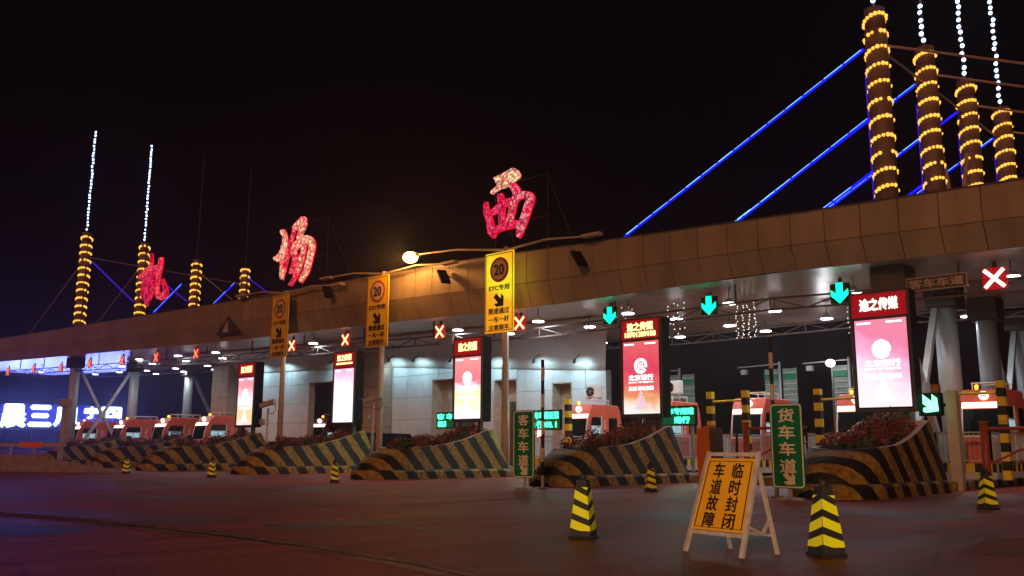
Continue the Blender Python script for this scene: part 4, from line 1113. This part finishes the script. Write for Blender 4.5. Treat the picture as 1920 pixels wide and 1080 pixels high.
lamp_pole(-48.7, False, 'unlit double arm lamp post behind the fifth planter'); yellow_sign(-49.75,-47.88,False,'orange yellow lane sign below the middle red character',0)

# flood lights fixed to the fascia
for x, z, lb in ((-44.3,10.55,'between the two left lane signs'),(-34.2,10.2,'right of the street lamp'),(-25.2,9.9,'right of the bright yellow sign')):
    t = thing('flood_light', (x,32.15,z), 'dark slanted flood light on the canopy fascia '+lb, 'flood light', 'flood lights on the fascia')
    m = MB(); m.bar((-.25,-.35,.28),(.35,-.55,-.45),.5,.14); m.build('housing', M['dark'], t)
    m = MB(); m.bar((0,.02,0),(.05,-.42,-.1),.06); m.build('bracket', M['steel_dark'], t)

# ================================================================== LANE SIGNALS ON THE GIRDER
SIG = [(-8.58,7.11,'x'),(-14.01,7.21,'a'),(-19.7,7.32,'a'),(-24.93,7.39,'a'),(-30.58,7.56,'x'),(-36.52,7.62,'x'),(-45.01,7.84,'x'),(-50.73,7.9,'x'),(-63.3,8.23,'x'),(-69.65,8.36,'x'),(-75.73,8.45,'x'),(-82.22,8.61,'x'),(-88.57,8.6,'x'),(-95.3,8.87,'x'),(-102.27,8.99,'x')]
sl = {0:'large white hot red cross signal at the right edge over the nearest lane',1:'green down arrow signal left of the nearest lit screen',2:'green down arrow signal midway between the two right screens',3:'green down arrow signal just left of the rose red screen',
      4:'red cross signal beside the bright yellow lane sign',5:'red cross signal below the street lamp',6:'red cross signal above the fourth lit screen',7:'red cross signal half hidden by the leftmost yellow sign'}
k_ = 0
for i, (x, z, kd) in enumerate(SIG):
    if i > 7: lab = nth[i-8]+' small red cross signal left of the building, counted from the right'
    else: lab = sl[i]
    t = thing('lane_signal', (x,33.72,z), lab, 'traffic signal', 'lane signals on the gantry girder')
    m = MB(); m.box(-.38,.38,-.05,.05,-.38,.38); m.build('housing', M['crossback'] if kd == 'x' else M['dark'], t, bevel=.02)
    m = MB(); m.box(-.06,.06,.02,.10,.385,.62); m.build('hanger', M['steel_dark'], t)
    if kd == 'x':
        m = MB(); s_ = .31; w_ = .062
        m.bar((-s_,-.062,-s_),(s_,-.062,s_),.02,w_*2); 
        o = m.build('cross_bar', M['cross_near'] if i == 0 else (M['cross'] if i < 8 else M['cross_far']), t)
        m = MB(); m.bar((-s_,-.068,s_),(s_,-.068,-s_),.02,w_*2); m.build('cross_bar', M['cross_near'] if i == 0 else (M['cross'] if i < 8 else M['cross_far']), t)
        pl = (.95,.02,.03); pw = 5
    else:
        m = MB(); m.prism(arrow_poly(0,0,.80,0), 'y', -.075, -.056); m.build('arrow', M['led_green'], t)
        pl = (.0,1,.45); pw = 5
    if i < 8:
        ld = bpy.data.lights.new('signal_light','POINT'); ld.energy = pw; ld.color = pl; ld.shadow_soft_size = .3
        lo = bpy.data.objects.new('signal_light', ld); COL.objects.link(lo); lo.parent = t; lo.location = (0,-.35,0)
t = thing('lane_board', (-10.45,33.6,7.18), 'cream lettered dark lane board 客车车道 beside the large red cross signal', 'sign')
m = MB(); m.box(-1.05,1.05,-.04,.04,-.26,.26); m.build('board', M['steel_dark'], t)
m = MB()
for z in (-.25,.22): m.box(-1.04,1.04,-.05,-.041,z,z+.03)
for x in (-1.04,1.01): m.box(x,x+.03,-.05,-.041,-.219,.219)
m.build('border', M['pole'], t)
lettering('客车车道', -.92, .92, -.15, .16, -.042, M['pole'], t, bold=.02)
m = MB(); m.box(-.8,-.74,-.02,.02,.26,.62); m.box(.74,.8,-.02,.02,.26,.62); m.build('hanger', M['steel_dark'], t)

# glowing dots added below the underside to imitate lamp reflections in it
for x, y, n, w_, lb in ((-24.6,34.6,20,.5,'above the green arrow left of the rose screen'),(-22.3,35.2,26,.8,'above the rose screen'),(-19.9,37.2,60,.9,'beside the middle green arrow'),(-15.2,38.4,34,.9,'left of the nearest screen')):
    m = MB(); zt_ = zb(x)-.05
    wires = MB()
    for c in range(4):
        xc = x-w_/2+w_*c/3
        wires.tube((xc,y,zt_+.05),(xc,y,zt_-1.9),.006,.006,4)
        for k in range(n//4):
            m.ball((xc+random.uniform(-.06,.06),y+random.uniform(-.05,.05),zt_-.15-1.7*(k+random.random()*.7)/(n//4)),.024,5)
    t = thing('reflection_dots', (x,y,zt_), 'cluster of added dots imitating lamp reflections '+lb, 'string lights', 'dots imitating lamp reflections')
    loc(wires.build('wire', M['wire'], t), (x,y,zt_))
    tag(loc(m.build('glint_dots', M['header_text_w'], t), (x,y,zt_)), kind='stuff')

# ================================================================== PENDANT LAMPS
pm0 = MB(); pm0.tube((0,0,.02),(0,0,.22),.30,.10,16); pend_shade = pm0.mesh('shade', M['steel'])
pm1 = MB(); pm1.tube((0,0,.10),(0,0,.80),.02,.02,6); pend_rod = pm1.mesh('rod', M['steel_dark'])
pm2 = MB(); pm2.tube((0,0,-.02),(0,0,.018),.29,.27,16); pend_disc = pm2.mesh('diffuser', M['lamp'])
orde = ['first','second','third','fourth','fifth','sixth','seventh','eighth','ninth','tenth','eleventh','twelfth','thirteenth','fourteenth','fifteenth','sixteenth','seventeenth','eighteenth']
LAMPS = sorted(LAMPS, key=lambda q: q[0]/q[1], reverse=True)
nl = {True: 0, False: 0}
for i, (x, y, z) in enumerate(LAMPS):
    far = x < -55
    nl[far] += 1
    t = thing('pendant_lamp', (x,y,z), orde[nl[far]-1]+' white pendant lamp under the canopy, counted from the '+('building leftwards' if far else 'right edge leftwards'), 'lamp', 'left pendant lamps' if far else 'right pendant lamps')
    link('shade', pend_shade, t); link('rod', pend_rod, t); link('diffuser', pend_disc, t)
    ld = bpy.data.lights.new('pendant_light','AREA'); ld.shape = 'DISK'; ld.size = .5; ld.energy = 95 if not far else 55; ld.color = (.86,.94,1.0)
    lo = bpy.data.objects.new('pendant_light', ld); COL.objects.link(lo); lo.parent = t; lo.location = (0,0,-.04)
# wall washers over the building front
for wi, x in enumerate((-64,-60.5,-54,-47.5,-45,-41.5,-38,-34.5,-31.5)):
    z = cz(x)+.3
    t = thing('wall_washer', (x,39.2,z), orde[wi]+' small spot lamp over the white tiled wall, counted from the left', 'lamp', 'wall washers over the tiled wall')
    m = MB(); m.tube((0,-.05,.0),(0,.05,.22),.09,.07,10); m.build('housing', M['steel_dark'], t)
    m = MB(); m.bar((0,0,.2),(0,.55,.55),.04); m.build('bracket', M['steel_dark'], t)
    ld = bpy.data.lights.new('washer_light','SPOT'); ld.energy = 165; ld.color = (.55,.88,1.0); ld.spot_size = R(160); ld.spot_blend = .6; ld.shadow_soft_size = .08
    lo = bpy.data.objects.new('washer_light', ld); COL.objects.link(lo); lo.parent = t; lo.location = (0,0,-.03); lo.rotation_euler = (R(50),0,0)

# ================================================================== GREEN LANE SIGNS
def round_rect(x0,x1,z0,z1,r,n=5):
    pts = []
    for cx, cz_, a0 in ((x1-r,z1-r,0),(x0+r,z1-r,90),(x0+r,z0+r,180),(x1-r,z0+r,270)):
        for k in range(n+1):
            a = math.radians(a0+90*k/n); pts.append((cx+r*math.cos(a),cz_+r*math.sin(a)))
    return pts
def green_sign(X, Y, text, label, z0=.33, z1=2.5, w=.46):
    t = thing('lane_guide_sign', (X,Y,0), label, 'sign', 'green lane guide signs on stands')
    m = MB(); m.prism(round_rect(-w,w,z0,z1,.10), 'y', .0, .04); m.build('board', M['sign_green'], t)
    # cream border ring
    m = MB(); o = round_rect(-w+.02,w-.02,z0+.02,z1-.02,.09); i_ = round_rect(-w+.055,w-.055,z0+.055,z1-.055,.065)
    for k in range(len(o)):
        a, b = o[k], o[(k+1)%len(o)]; c, d = i_[(k+1)%len(o)], i_[k]
        m.prism([a,b,c,d], 'y', -.006, -.0005)
    m.build('border', M['sign_cream'], t)
    hs = (z1-z0); zz = z1-.12*hs/2.17
    for k, ch in enumerate(text):
        za = z1-.10-.43*(k+1)*hs/2.17+.05; zb_ = za+.34*hs/2.17
        lettering(ch, -.22, .22, za, zb_, -.0005, M['sign_cream'], t, bold=.02, depth=.008)
    m = MB(); m.prism(arrow_poly(.03,z0+.24,.40,math.radians(45)), 'y', -.009, -.0005); m.build('arrow', M['sign_cream'], t)
    m = MB(); m.box(-.05,.05,.041,.11,.04,z1-.3); m.build('post', M['steel'], t)
    m = MB(); m.box(-.35,.35,.0,.12,0,.05); m.box(-.06,.06,-.35,.45,.0,.045); m.build('foot', M['steel'], t)
green_sign(-20.02,22.25,'客车车道','narrow green sign reading 客车车道 beside the banded pole')
green_sign(-10.9,22.3,'货车车道','wide green sign reading 货车车道 before the nearest planter nose', z0=.28, z1=2.45, w=.45)
# banded height poles
for x, y, h_, lb in ((-19.28,22.35,4.12,'thin black and cream banded pole between the small green sign and the second planter'),(-11.55,22.9,4.35,'black and cream banded pole standing behind the wide green sign')):
    t = thing('banded_pole', (x,y,0), lb, 'pole')
    m = MB(); m.tube((0,0,.03),(0,0,h_),.055,.055,10); m.build('pole', M['pole_stripe'], t)
    m = MB(); m.tube((0,0,0),(0,0,.04),.16,.16,12); m.build('base_plate', M['steel_dark'], t)

# ================================================================== A-FRAME NOTICE
af = thing('notice_board', (-5.76,9.9,0), 'orange A frame notice board reading 临时封闭 车道故障 standing on the road', 'notice board', None, R(-14))
# leaning front frame: foot at y=-.15, head at y=.18
H_ = 1.20; lean = .42
def fr(x, z, off=0.0):   # a point on the leaning face
    k = z/H_; return (x, -.12+lean*k - off, z)
wl, wt = .455, .405
for s_ in (-1,1):
    m = MB(); m.bar(fr(s_*wl,0), fr(s_*wt,H_), .055, .04); m.build('front_leg', M['wood'], af)
    m = MB(); m.bar((s_*(wl-.08),.58,0),(s_*(wt-.07),.33,H_-.10),.045,.035); m.build('rear_leg', M['wood'], af)
m = MB(); m.bar(fr(-.41,H_-.03),fr(.41,H_-.03),.05,.045); m.build('top_rail', M['wood'], af)
m = MB(); m.bar(fr(-wl+.04,.24),fr(wl-.04,.24),.04,.045); m.build('bottom_rail', M['wood'], af)
m = MB(); m.bar((-.36,.525,.22),(.36,.525,.22),.03); m.build('rear_rail', M['wood'], af)
for s_ in (-1,1):
    m = MB(); m.bar((s_*.42,-.0,.36),(s_*.38,.32,.24),.03); m.bar((s_*.38,.32,.24),(s_*.36,.48,.40),.03); m.build('stay', M['wood'], af)
m = MB()
z0, z1 = .27, 1.12
def xw(z): return wl-.028-(wl-wt)*z/H_
v = [fr(-xw(z0),z0,.012),fr(xw(z0),z0,.012),fr(xw(z1),z1,.012),fr(-xw(z1),z1,.012)]
v2 = [(p[0],p[1]+.02,p[2]) for p in v]
bv = [m.bm.verts.new(p) for p in v+v2]
for f in ((0,1,2,3),(5,4,7,6),(0,4,5,1),(3,2,6,7),(0,3,7,4),(1,5,6,2)): m.bm.faces.new([bv[i] for i in f])
board = m.build('panel', M['sign_orange'], af)
m = MB()
for a, b in (((-1,z0+.035),(1,z0+.035)),((-1,z1-.035),(1,z1-.035)),((-1,z0+.035),(-1,z1-.035)),((1,z0+.035),(1,z1-.035))):
    m.bar(fr(a[0]*(xw(a[1])-.035),a[1],.016),fr(b[0]*(xw(b[1])-.035),b[1],.016),.012,.006)
m.build('border_line', M['ink'], board)
for col, (txt, xc) in enumerate((('车道故障',-.180),('临时封闭',.180))):
    for k, ch in enumerate(txt):
        zt_ = z1-.085-.195*k
        o = lettering(ch, -.100, .100, -.088, .088, 0, M['ink'], board, bold=.02, depth=.004)
        for v_ in o.data.vertices:
            zz = zt_-.06+v_.co.z
            p = fr(0, zz, .013); f_ = xw(zz)/.46
            v_.co = Vector(((xc+v_.co.x)*f_, p[1]+v_.co.y-.002, zz))

# ================================================================== ROAD CONES
def cone_master(loc_, label):
    t = thing('road_cone', loc_, label, 'road cone', 'black road cones with yellow reflective stripes')
    m = MB(); m.box(-.18,.18,-.18,.18,0,.04); m.build('base', M['rubber'], t, bevel=.02)
    m = MB()
    zs = [(.04,.15),(.13,.145),(.74,.078)]
    rings = [[m.bm.verts.new((sx*w_,sy*w_,z)) for sx, sy in ((-1,-1),(1,-1),(1,1),(-1,1))] for z, w_ in zs]
    for A, B in zip(rings, rings[1:]):
        for i in range(4): m.bm.faces.new((A[i],A[(i+1)%4],B[(i+1)%4],B[i]))
    m.bm.faces.new(rings[-1]); m.build('body', M['rubber'], t)
    # slanted reflective bands on the faces, thin sheets 4 mm proud
    def w_at(z): return .146-(z-.13)*(.067/.61)+.004
    for face in range(4):
        m = MB(); c, s_ = math.cos(face*math.pi/2), math.sin(face*math.pi/2)
        lf = -1 if face in (0,2) else 1
        for k in range(-1,5):
            zl = .06+.20*k; dz = .115; sl = .09
            # band: polygon in (u,z), slope across the face, clipped between .15 and .66
            poly = []
            for u in [i_/6 for i_ in range(7)]:
                base_z = zl+sl*(u if lf > 0 else 1-u)
                poly.append((u, max(.11,min(.70,base_z)), max(.11,min(.70,base_z+dz))))
            for (u0,a0,b0),(u1,a1,b1) in zip(poly, poly[1:]):
                if b0-a0 < .004 and b1-a1 < .004: continue
                q = []
                for u, z in ((u0,a0),(u1,a1),(u1,b1),(u0,b0)):
                    w_ = w_at(z); x_, y_ = (-1+2*u)*w_*.97, -w_
                    q.append((x_*c-y_*s_, x_*s_+y_*c, z))
                m.quad(*q)
        m.build('reflective_band', M['cone_yellow'], t)
    m = MB(); m.box(-.076,.076,-.076,.076,.741,.80); m.tube((0,0,.80),(0,0,.88),.05,.05,10); m.build('cap', M['rubber'], t)
    return t
M['cone_yellow'] = pm('cone_reflective_yellow', CONE_Y, 0.35, 0, .06, 5, 0)
c0 = cone_master((-4.76,10.62,0), 'nearest road cone, right of the orange notice board')
c0.rotation_euler.z = R(60)
for (x, y, rz, lb) in [(-8.15,10.32,R(20),'road cone left of the orange notice board'),(-6.11,21.9,R(45),'road cone at the right in front of the rust red gate post'),(-15.89,23.4,R(50),'road cone in front of the second planter'),
                       (-28.12,20.8,R(45),'road cone in front of the third planter'),(-36.64,20.6,R(45),'road cone near the fourth planter nose'),(-44.53,20.45,R(45),'farthest road cone, at the left beside the fifth planter nose')]:
    c = copy_tree(c0); c.location = (x,y,0); c.rotation_euler.z = rz; c['label'] = lb

# ================================================================== GATES, PILLARS AND SMALL SIGNALS
def gate_post(x, y, h_, label, arm=2.4):
    t = thing('swing_gate', (x,y,0), label, 'gate', 'rust red swing gates across closed lanes')
    m = MB(); m.tube((0,0,0),(0,0,h_),.10,.10,12); m.tube((0,0,h_),(0,0,h_+.05),.13,.13,12); m.build('post', M['red_post'], t)
    m = MB(); m.tube((.1,0,h_-.14),(arm,0,h_-.14),.045,.045,8); m.build('arm', M['red_post'], t)
    m = MB(); m.path([(.08,0,.95),(.35,0,1.05),(.8,0,1.28),(1.3,0,1.42),(arm,0,1.46)],.03,7); m.build('brace', M['red_post'], t)
gate_post(-7.2,26,1.97,'rust red swing gate at the right edge behind a road cone')
gate_post(-14.05,26,2.06,'rust red swing gate left of the wide green sign',2.0)
t = thing('orange_pillar', (-15.4,26,0), 'orange sloped top pillar behind the notice board', 'pillar')
m = MB(); m.prism([(-.30,0),(.16,0),(.16,2.05),(-.30,1.92)], 'y', -.2, .2); m.build('panel', M['orange_panel'], t)
m = MB(); m.box(.161,.42,-.2,.2,0,1.95); m.build('side_casing', M['steel_dark'], t)
t = thing('arrow_signal', (-9.62,31.6,.0), 'lit green slanting arrow signal on a brown pillar right of the nearest screen', 'traffic signal')
m = MB(); m.box(-.17,.17,-.17,.17,0,3.2); m.build('pillar', M['pole'], t, bevel=.02)
m = MB(); m.box(-1.02,-.3,-.2,.1,2.40,3.15); m.box(-.299,-.171,-.05,.05,2.7,2.8); m.build('housing', M['dark'], t, bevel=.02)
m = MB(); m.prism(arrow_poly(-.66,2.78,.72,math.radians(50)), 'y', -.225, -.202); m.build('arrow', em('arrow_hot_green', (.15,1.0,.35), 4.0), t)
m = MB(); m.box(-.62,-.35,-.12,.05,3.16,3.42); m.build('red_box', M['red_post'], t)
m = MB(); m.tube((-1.35,.05,2.75),(-1.35,-.14,2.75),.15,.15,14); m.box(-1.2,-1.021,-.05,.05,2.7,2.8); m.build('side_lamp', M['led_green'], t)
ld = bpy.data.lights.new('arrow_light','POINT'); ld.energy = 7; ld.color = (.1,1,.4); ld.shadow_soft_size = .25
lo = bpy.data.objects.new('arrow_light', ld); COL.objects.link(lo); lo.parent = t; lo.location = (-.66,-.6,2.75)

def fee_board(x0, x1, z0, z1, y, lines, label, red=False):
    xc = (x0+x1)/2
    t = thing('fee_board', (xc,y,0), label, 'display board', 'green lit fee boards at the booths')
    w = (x1-x0)/2
    m = MB(); m.box(-w-.04,w+.04,.0,.16,z0-.05,z1+.05); m.build('cabinet', M['dark'], t)
    m = MB(); m.box(-w,w,-.012,-.001,z0,z1); m.build('display', M['board_glow'], t)
    n = len(lines); hh = (z1-z0)/n
    for k, (tx, a, b) in enumerate(lines):
        lettering(tx, -w+(2*w)*a, -w+(2*w)*b, z1-hh*(k+1)+.06, z1-hh*k-.05, -.014, M['led_board'], t, bold=.045)
    m = MB(); m.box(w-.25,w-.13,.02,.12,.3,z0-.05); m.build('post', M['steel'], t)
    ld = bpy.data.lights.new('board_light','AREA'); ld.shape = 'RECTANGLE'; ld.size = 2*w; ld.size_y = z1-z0; ld.energy = 22; ld.color = (.05,1,.4)
    lo = bpy.data.objects.new('board_light', ld); COL.objects.link(lo); lo.parent = t; lo.location = (0,-.06,(z0+z1)/2); lo.rotation_euler = (R(-90),0,0)
    return t
fee_board(-30.2,-28.25,2.25,3.12,34.0,[('客车车道正常',.02,.97),('通 行100. 1',.02,.9)],'green lit two line board beside the banded thin pole')
fee_board(-22.5,-20.75,2.35,3.10,34.0,[('客车专用道',.03,.97),('通行',.42,.85)],'green lit board in front of the fourth booth')
fee_board(-37.5,-36.15,2.42,3.22,34.5,[('客 车',.05,.97),('80.8',.10,.55)],'small green lit board left of the third lit screen')
t = thing('stop_signal', (-29.15,33.6,.0), 'small glowing red character signal on a post under the green board', 'traffic signal')
m = MB(); m.box(-.24,.24,0,.1,1.80,2.26); m.build('housing', M['crossback'], t)
m = MB(); m.box(-.03,.03,.02,.08,.0,1.8); m.build('post', M['steel'], t)
lettering('关', -.17, .17, 1.87, 2.19, -.004, em('stop_character', (1.0,.55,.62), 4.0), t, bold=.05)
ld = bpy.data.lights.new('stop_light','POINT'); ld.energy = 14; ld.color = (1,.05,.08); ld.shadow_soft_size = .2
lo = bpy.data.objects.new('stop_light', ld); COL.objects.link(lo); lo.parent = t; lo.location = (0,-.5,2.0)

# surveillance cameras on short poles
for x, y, lb in ((-42.6,27.0,'grey camera pole between the fifth and fourth planters'),(-34.0,27.2,'camera pole with a round lamp beside the third planter')):
    t = thing('camera_pole', (x,y,0), lb, 'camera', 'lane camera poles')
    m = MB(); m.tube((0,0,0),(0,0,3.35),.07,.06,10); m.build('pole', M['steel'], t)
    m = MB(); m.bar((-.55,-.12,3.50),(.45,.1,3.72),.24,.24); m.build('camera_housing', M['steel'], t)
    m = MB(); m.bar((-.72,-.15,3.56),(-.2,-.05,3.72),.28,.03); m.build('sun_shield', M['steel_dark'], t)
    m = MB(); m.tube((-.16,-.13,2.65),(-.16,-.30,2.62),.17,.19,14); m.build('flash_lamp', M['steel'], t)
    m = MB(); m.path([(.45,.1,3.6),(.55,.1,3.3),(.4,.05,3.05),(.1,0,3.1)],.018,6); m.build('cable_loop', M['dark'], t)

# backs of the information towers beyond the plaza, with arms and cameras
for i, (x, lb) in enumerate(((-23.7,'beside the striped height posts'),(-19.7,'behind the nearest lit screen'),(-30.3,'right of the rose red screen'))):
    t = thing('sign_tower', (x,48,0), 'grey green ribbed sign tower '+lb, 'sign', 'ribbed sign towers behind the booths')
    m = MB(); m.tube((0,0,0),(0,0,6.25),.09,.07,10); m.build('post', M['steel'], t)
    for s_ in (-1,1):
        m = MB(); m.box(s_*.55-.42,s_*.55+.42,.1,.16,3.0,5.85); pn_ = m.build('panel', M['vms_back'], t)
        for k in range(9):
            r_ = MB(); r_.box(s_*.55-.40,s_*.55+.40,.05,.098,3.1+k*.31,3.16+k*.31); r_.build('rib', M['steel'], pn_)
        r_ = MB(); r_.box(s_*.55-.38,s_*.55+.38,.04,.095,5.25,5.55); r_.build('green_panel', M['sign_green'], pn_)
    m = MB(); m.tube((0,0,6.12),(-2.6,0,6.05),.045,.035,8); m.build('arm', M['steel'], t)
    m = MB(); m.box(-2.35,-2.05,-.15,.15,5.62,5.9); m.build('camera_box', M['steel'], t)
t = thing('street_lamp', (-20.3,47.2,0), 'bright white street lamp on a thin post beyond the booths', 'street lamp')
m = MB(); m.tube((0,0,0),(0,0,5.85),.07,.05,10); m.build('post', M['steel_dark'], t)
m = MB(); m.ball((-.05,-.05,5.9),.24,12,.85); m.build('globe', em('white_globe', (.95,.97,1.0), 9.0), t)
ld = bpy.data.lights.new('globe_light','POINT'); ld.energy = 50; ld.color = (.9,.95,1); ld.shadow_soft_size = .25
lo = bpy.data.objects.new('globe_light', ld); COL.objects.link(lo); lo.parent = t; lo.location = (-.05,-.6,5.9)

# ================================================================== LEFT EDGE
bw = thing('concrete_barrier', (-45.5,19.6,0), 'low weathered concrete barrier with a sloping end at the far left', 'barrier', None, R(26))
m = MB(); m.prism([(-26,0),(1.2,0),(-1.6,.45),(-4.5,.86),(-26,.86)], 'y', 0, .5); m.build('wall', M['concrete'], bw, bevel=.03)
rl = thing('guard_rail', (-66,23.5,0), 'brown guard rail with an orange reflector at the far left edge', 'guard rail')
m = MB(); m.box(-22,6.0,-.08,.08,1.3,1.55); m.build('rail', M['pole'], rl)
for k in range(7):
    m = MB(); m.box(-20+4.2*k-.1,-20+4.2*k+.1,-.06,.06,0,1.29); m.build('rail_post', M['pole'], rl)
m = MB(); m.box(-1.4,2.6,-.12,-.081,1.22,1.62); m.build('orange_reflector', M['orange_refl'], rl)
t = thing('post_with_camera', (-62.6,24.3,0), 'brown post with a small box camera rising at the far left rail', 'post')
m = MB(); m.box(-.12,.12,-.12,.12,0,3.9); m.build('post', M['pole'], t, bevel=.02)
m = MB(); m.box(-.35,.35,-.3,.3,3.9,4.4); m.build('camera_box', M['pole'], t, bevel=.05)

# neon sign of a factory far beyond the left end
az = R(69.0); D_ = 140.0
nt_ = thing('neon_sign', (-D_*math.sin(az), D_*math.cos(az), 0), 'large blue white neon character sign glowing under the left end of the canopy', 'sign', None, az)
sc_ = .0728
def nx(px_): return (px_-105)*sc_
for tx, a, b, z0, z1 in (('乡',-42,3,4.1,6.9),('晨',9,48,4.05,6.9),('三',55,90,4.25,6.8),('川',97,132,4.25,6.75),('宁',147,172,5.3,6.85),('四',178,210,5.4,6.85)):
    o = lettering(tx, nx(a), nx(b), z0, z1, 0, M['neon'], nt_, bold=.05, depth=.25, name='neon_character')
m = MB(); m.box(nx(-45),nx(214),.3,.5,3.7,4.0); m.box(nx(-45),nx(214),.3,.5,7.0,7.15)
for a in (-40,10,60,110,160,208): m.box(nx(a)-.12,nx(a)+.12,.3,.5,0,7.0)
m.build('sign_frame', M['steel_dark'], nt_)
m = MB(); m.box(nx(-45),nx(214),.12,.2,4.01,6.99); m.build('halo_board', M['neon_halo'], nt_)  # blue halo of the characters, put into a glowing board
ld = bpy.data.lights.new('neon_light','AREA'); ld.shape = 'RECTANGLE'; ld.size = 18; ld.size_y = 3; ld.energy = 4500; ld.color = (.12,.16,1)
lo = bpy.data.objects.new('neon_light', ld); COL.objects.link(lo); lo.parent = nt_; lo.location = (0,-1,5.5); lo.rotation_euler = (R(-90),0,0)

# dark van waiting in the lane between the third and fourth planters
van = thing('van', (-44.2,33.2,0), 'dark van standing in the lane left of the third planter, mostly hidden by it', 'van')
m = MB(); m.prism([(0,.45),(0,.95),(.12,1.25),(.75,2.05),(1.3,2.22),(4.5,2.2),(4.72,1.9),(4.8,.45)], 'x', -.92, .92); m.build('body', M['van_paint'], van, bevel=.09)
m = MB(); m.prism([(-.01+.2,1.32),(.70,1.98),(.74,1.96),(.24,1.28)], 'x', -.78, .78); m.build('rear_window', M['glass'], van)
for s_ in (-1,1):
    m = MB(); a_, b_ = (.925,.94) if s_ > 0 else (-.94,-.925)
    m.prism([(.75,1.3),(1.1,1.95),(2.3,1.98),(2.3,1.3)], 'x', a_, b_); m.prism([(2.4,1.3),(2.4,1.98),(3.9,1.95),(4.3,1.3)], 'x', a_, b_); m.build('side_window', M['glass'], van)
    m = MB(); m.box(s_*.80-.09,s_*.80+.09,-.02,.05,.95,1.25); m.build('tail_light', M['red_post'], van)
    for y_ in (.95,3.85):
        m = MB(); m.tube((s_*.72,y_,.33),(s_*.94,y_,.33),.33,.33,18); w_ = m.build('wheel', M['rubber'], van)
        m = MB(); m.tube((s_*.941,y_,.33),(s_*.955,y_,.33),.19,.19,14); m.build('rim', M['steel'], w_)
m = MB(); m.box(-.88,.88,-.08,-.001,.42,.66); m.build('bumper', M['dark'], van)

# ================================================================== THIN HAZE ADDED FOR GLOW ROUND THE LIGHTS
hz = MB(); hz.box(-505,405,-155,655,-1.0,33)
hm = bpy.data.materials.new('glow_haze'); hm.use_nodes = True
hn = hm.node_tree; hn.nodes.clear()
ho_ = hn.nodes.new('ShaderNodeOutputMaterial'); pv = hn.nodes.new('ShaderNodeVolumePrincipled')
pv.inputs['Color'].default_value = (0.9,0.88,0.88,1); pv.inputs['Density'].default_value = 0.0006; pv.inputs['Anisotropy'].default_value = 0.85
hn.links.new(pv.outputs[0], ho_.inputs['Volume'])
hzo = hz.build('haze', hm); tag(hzo, 'thin haze added over the whole plaza for glow round the lights', None, kind='stuff')
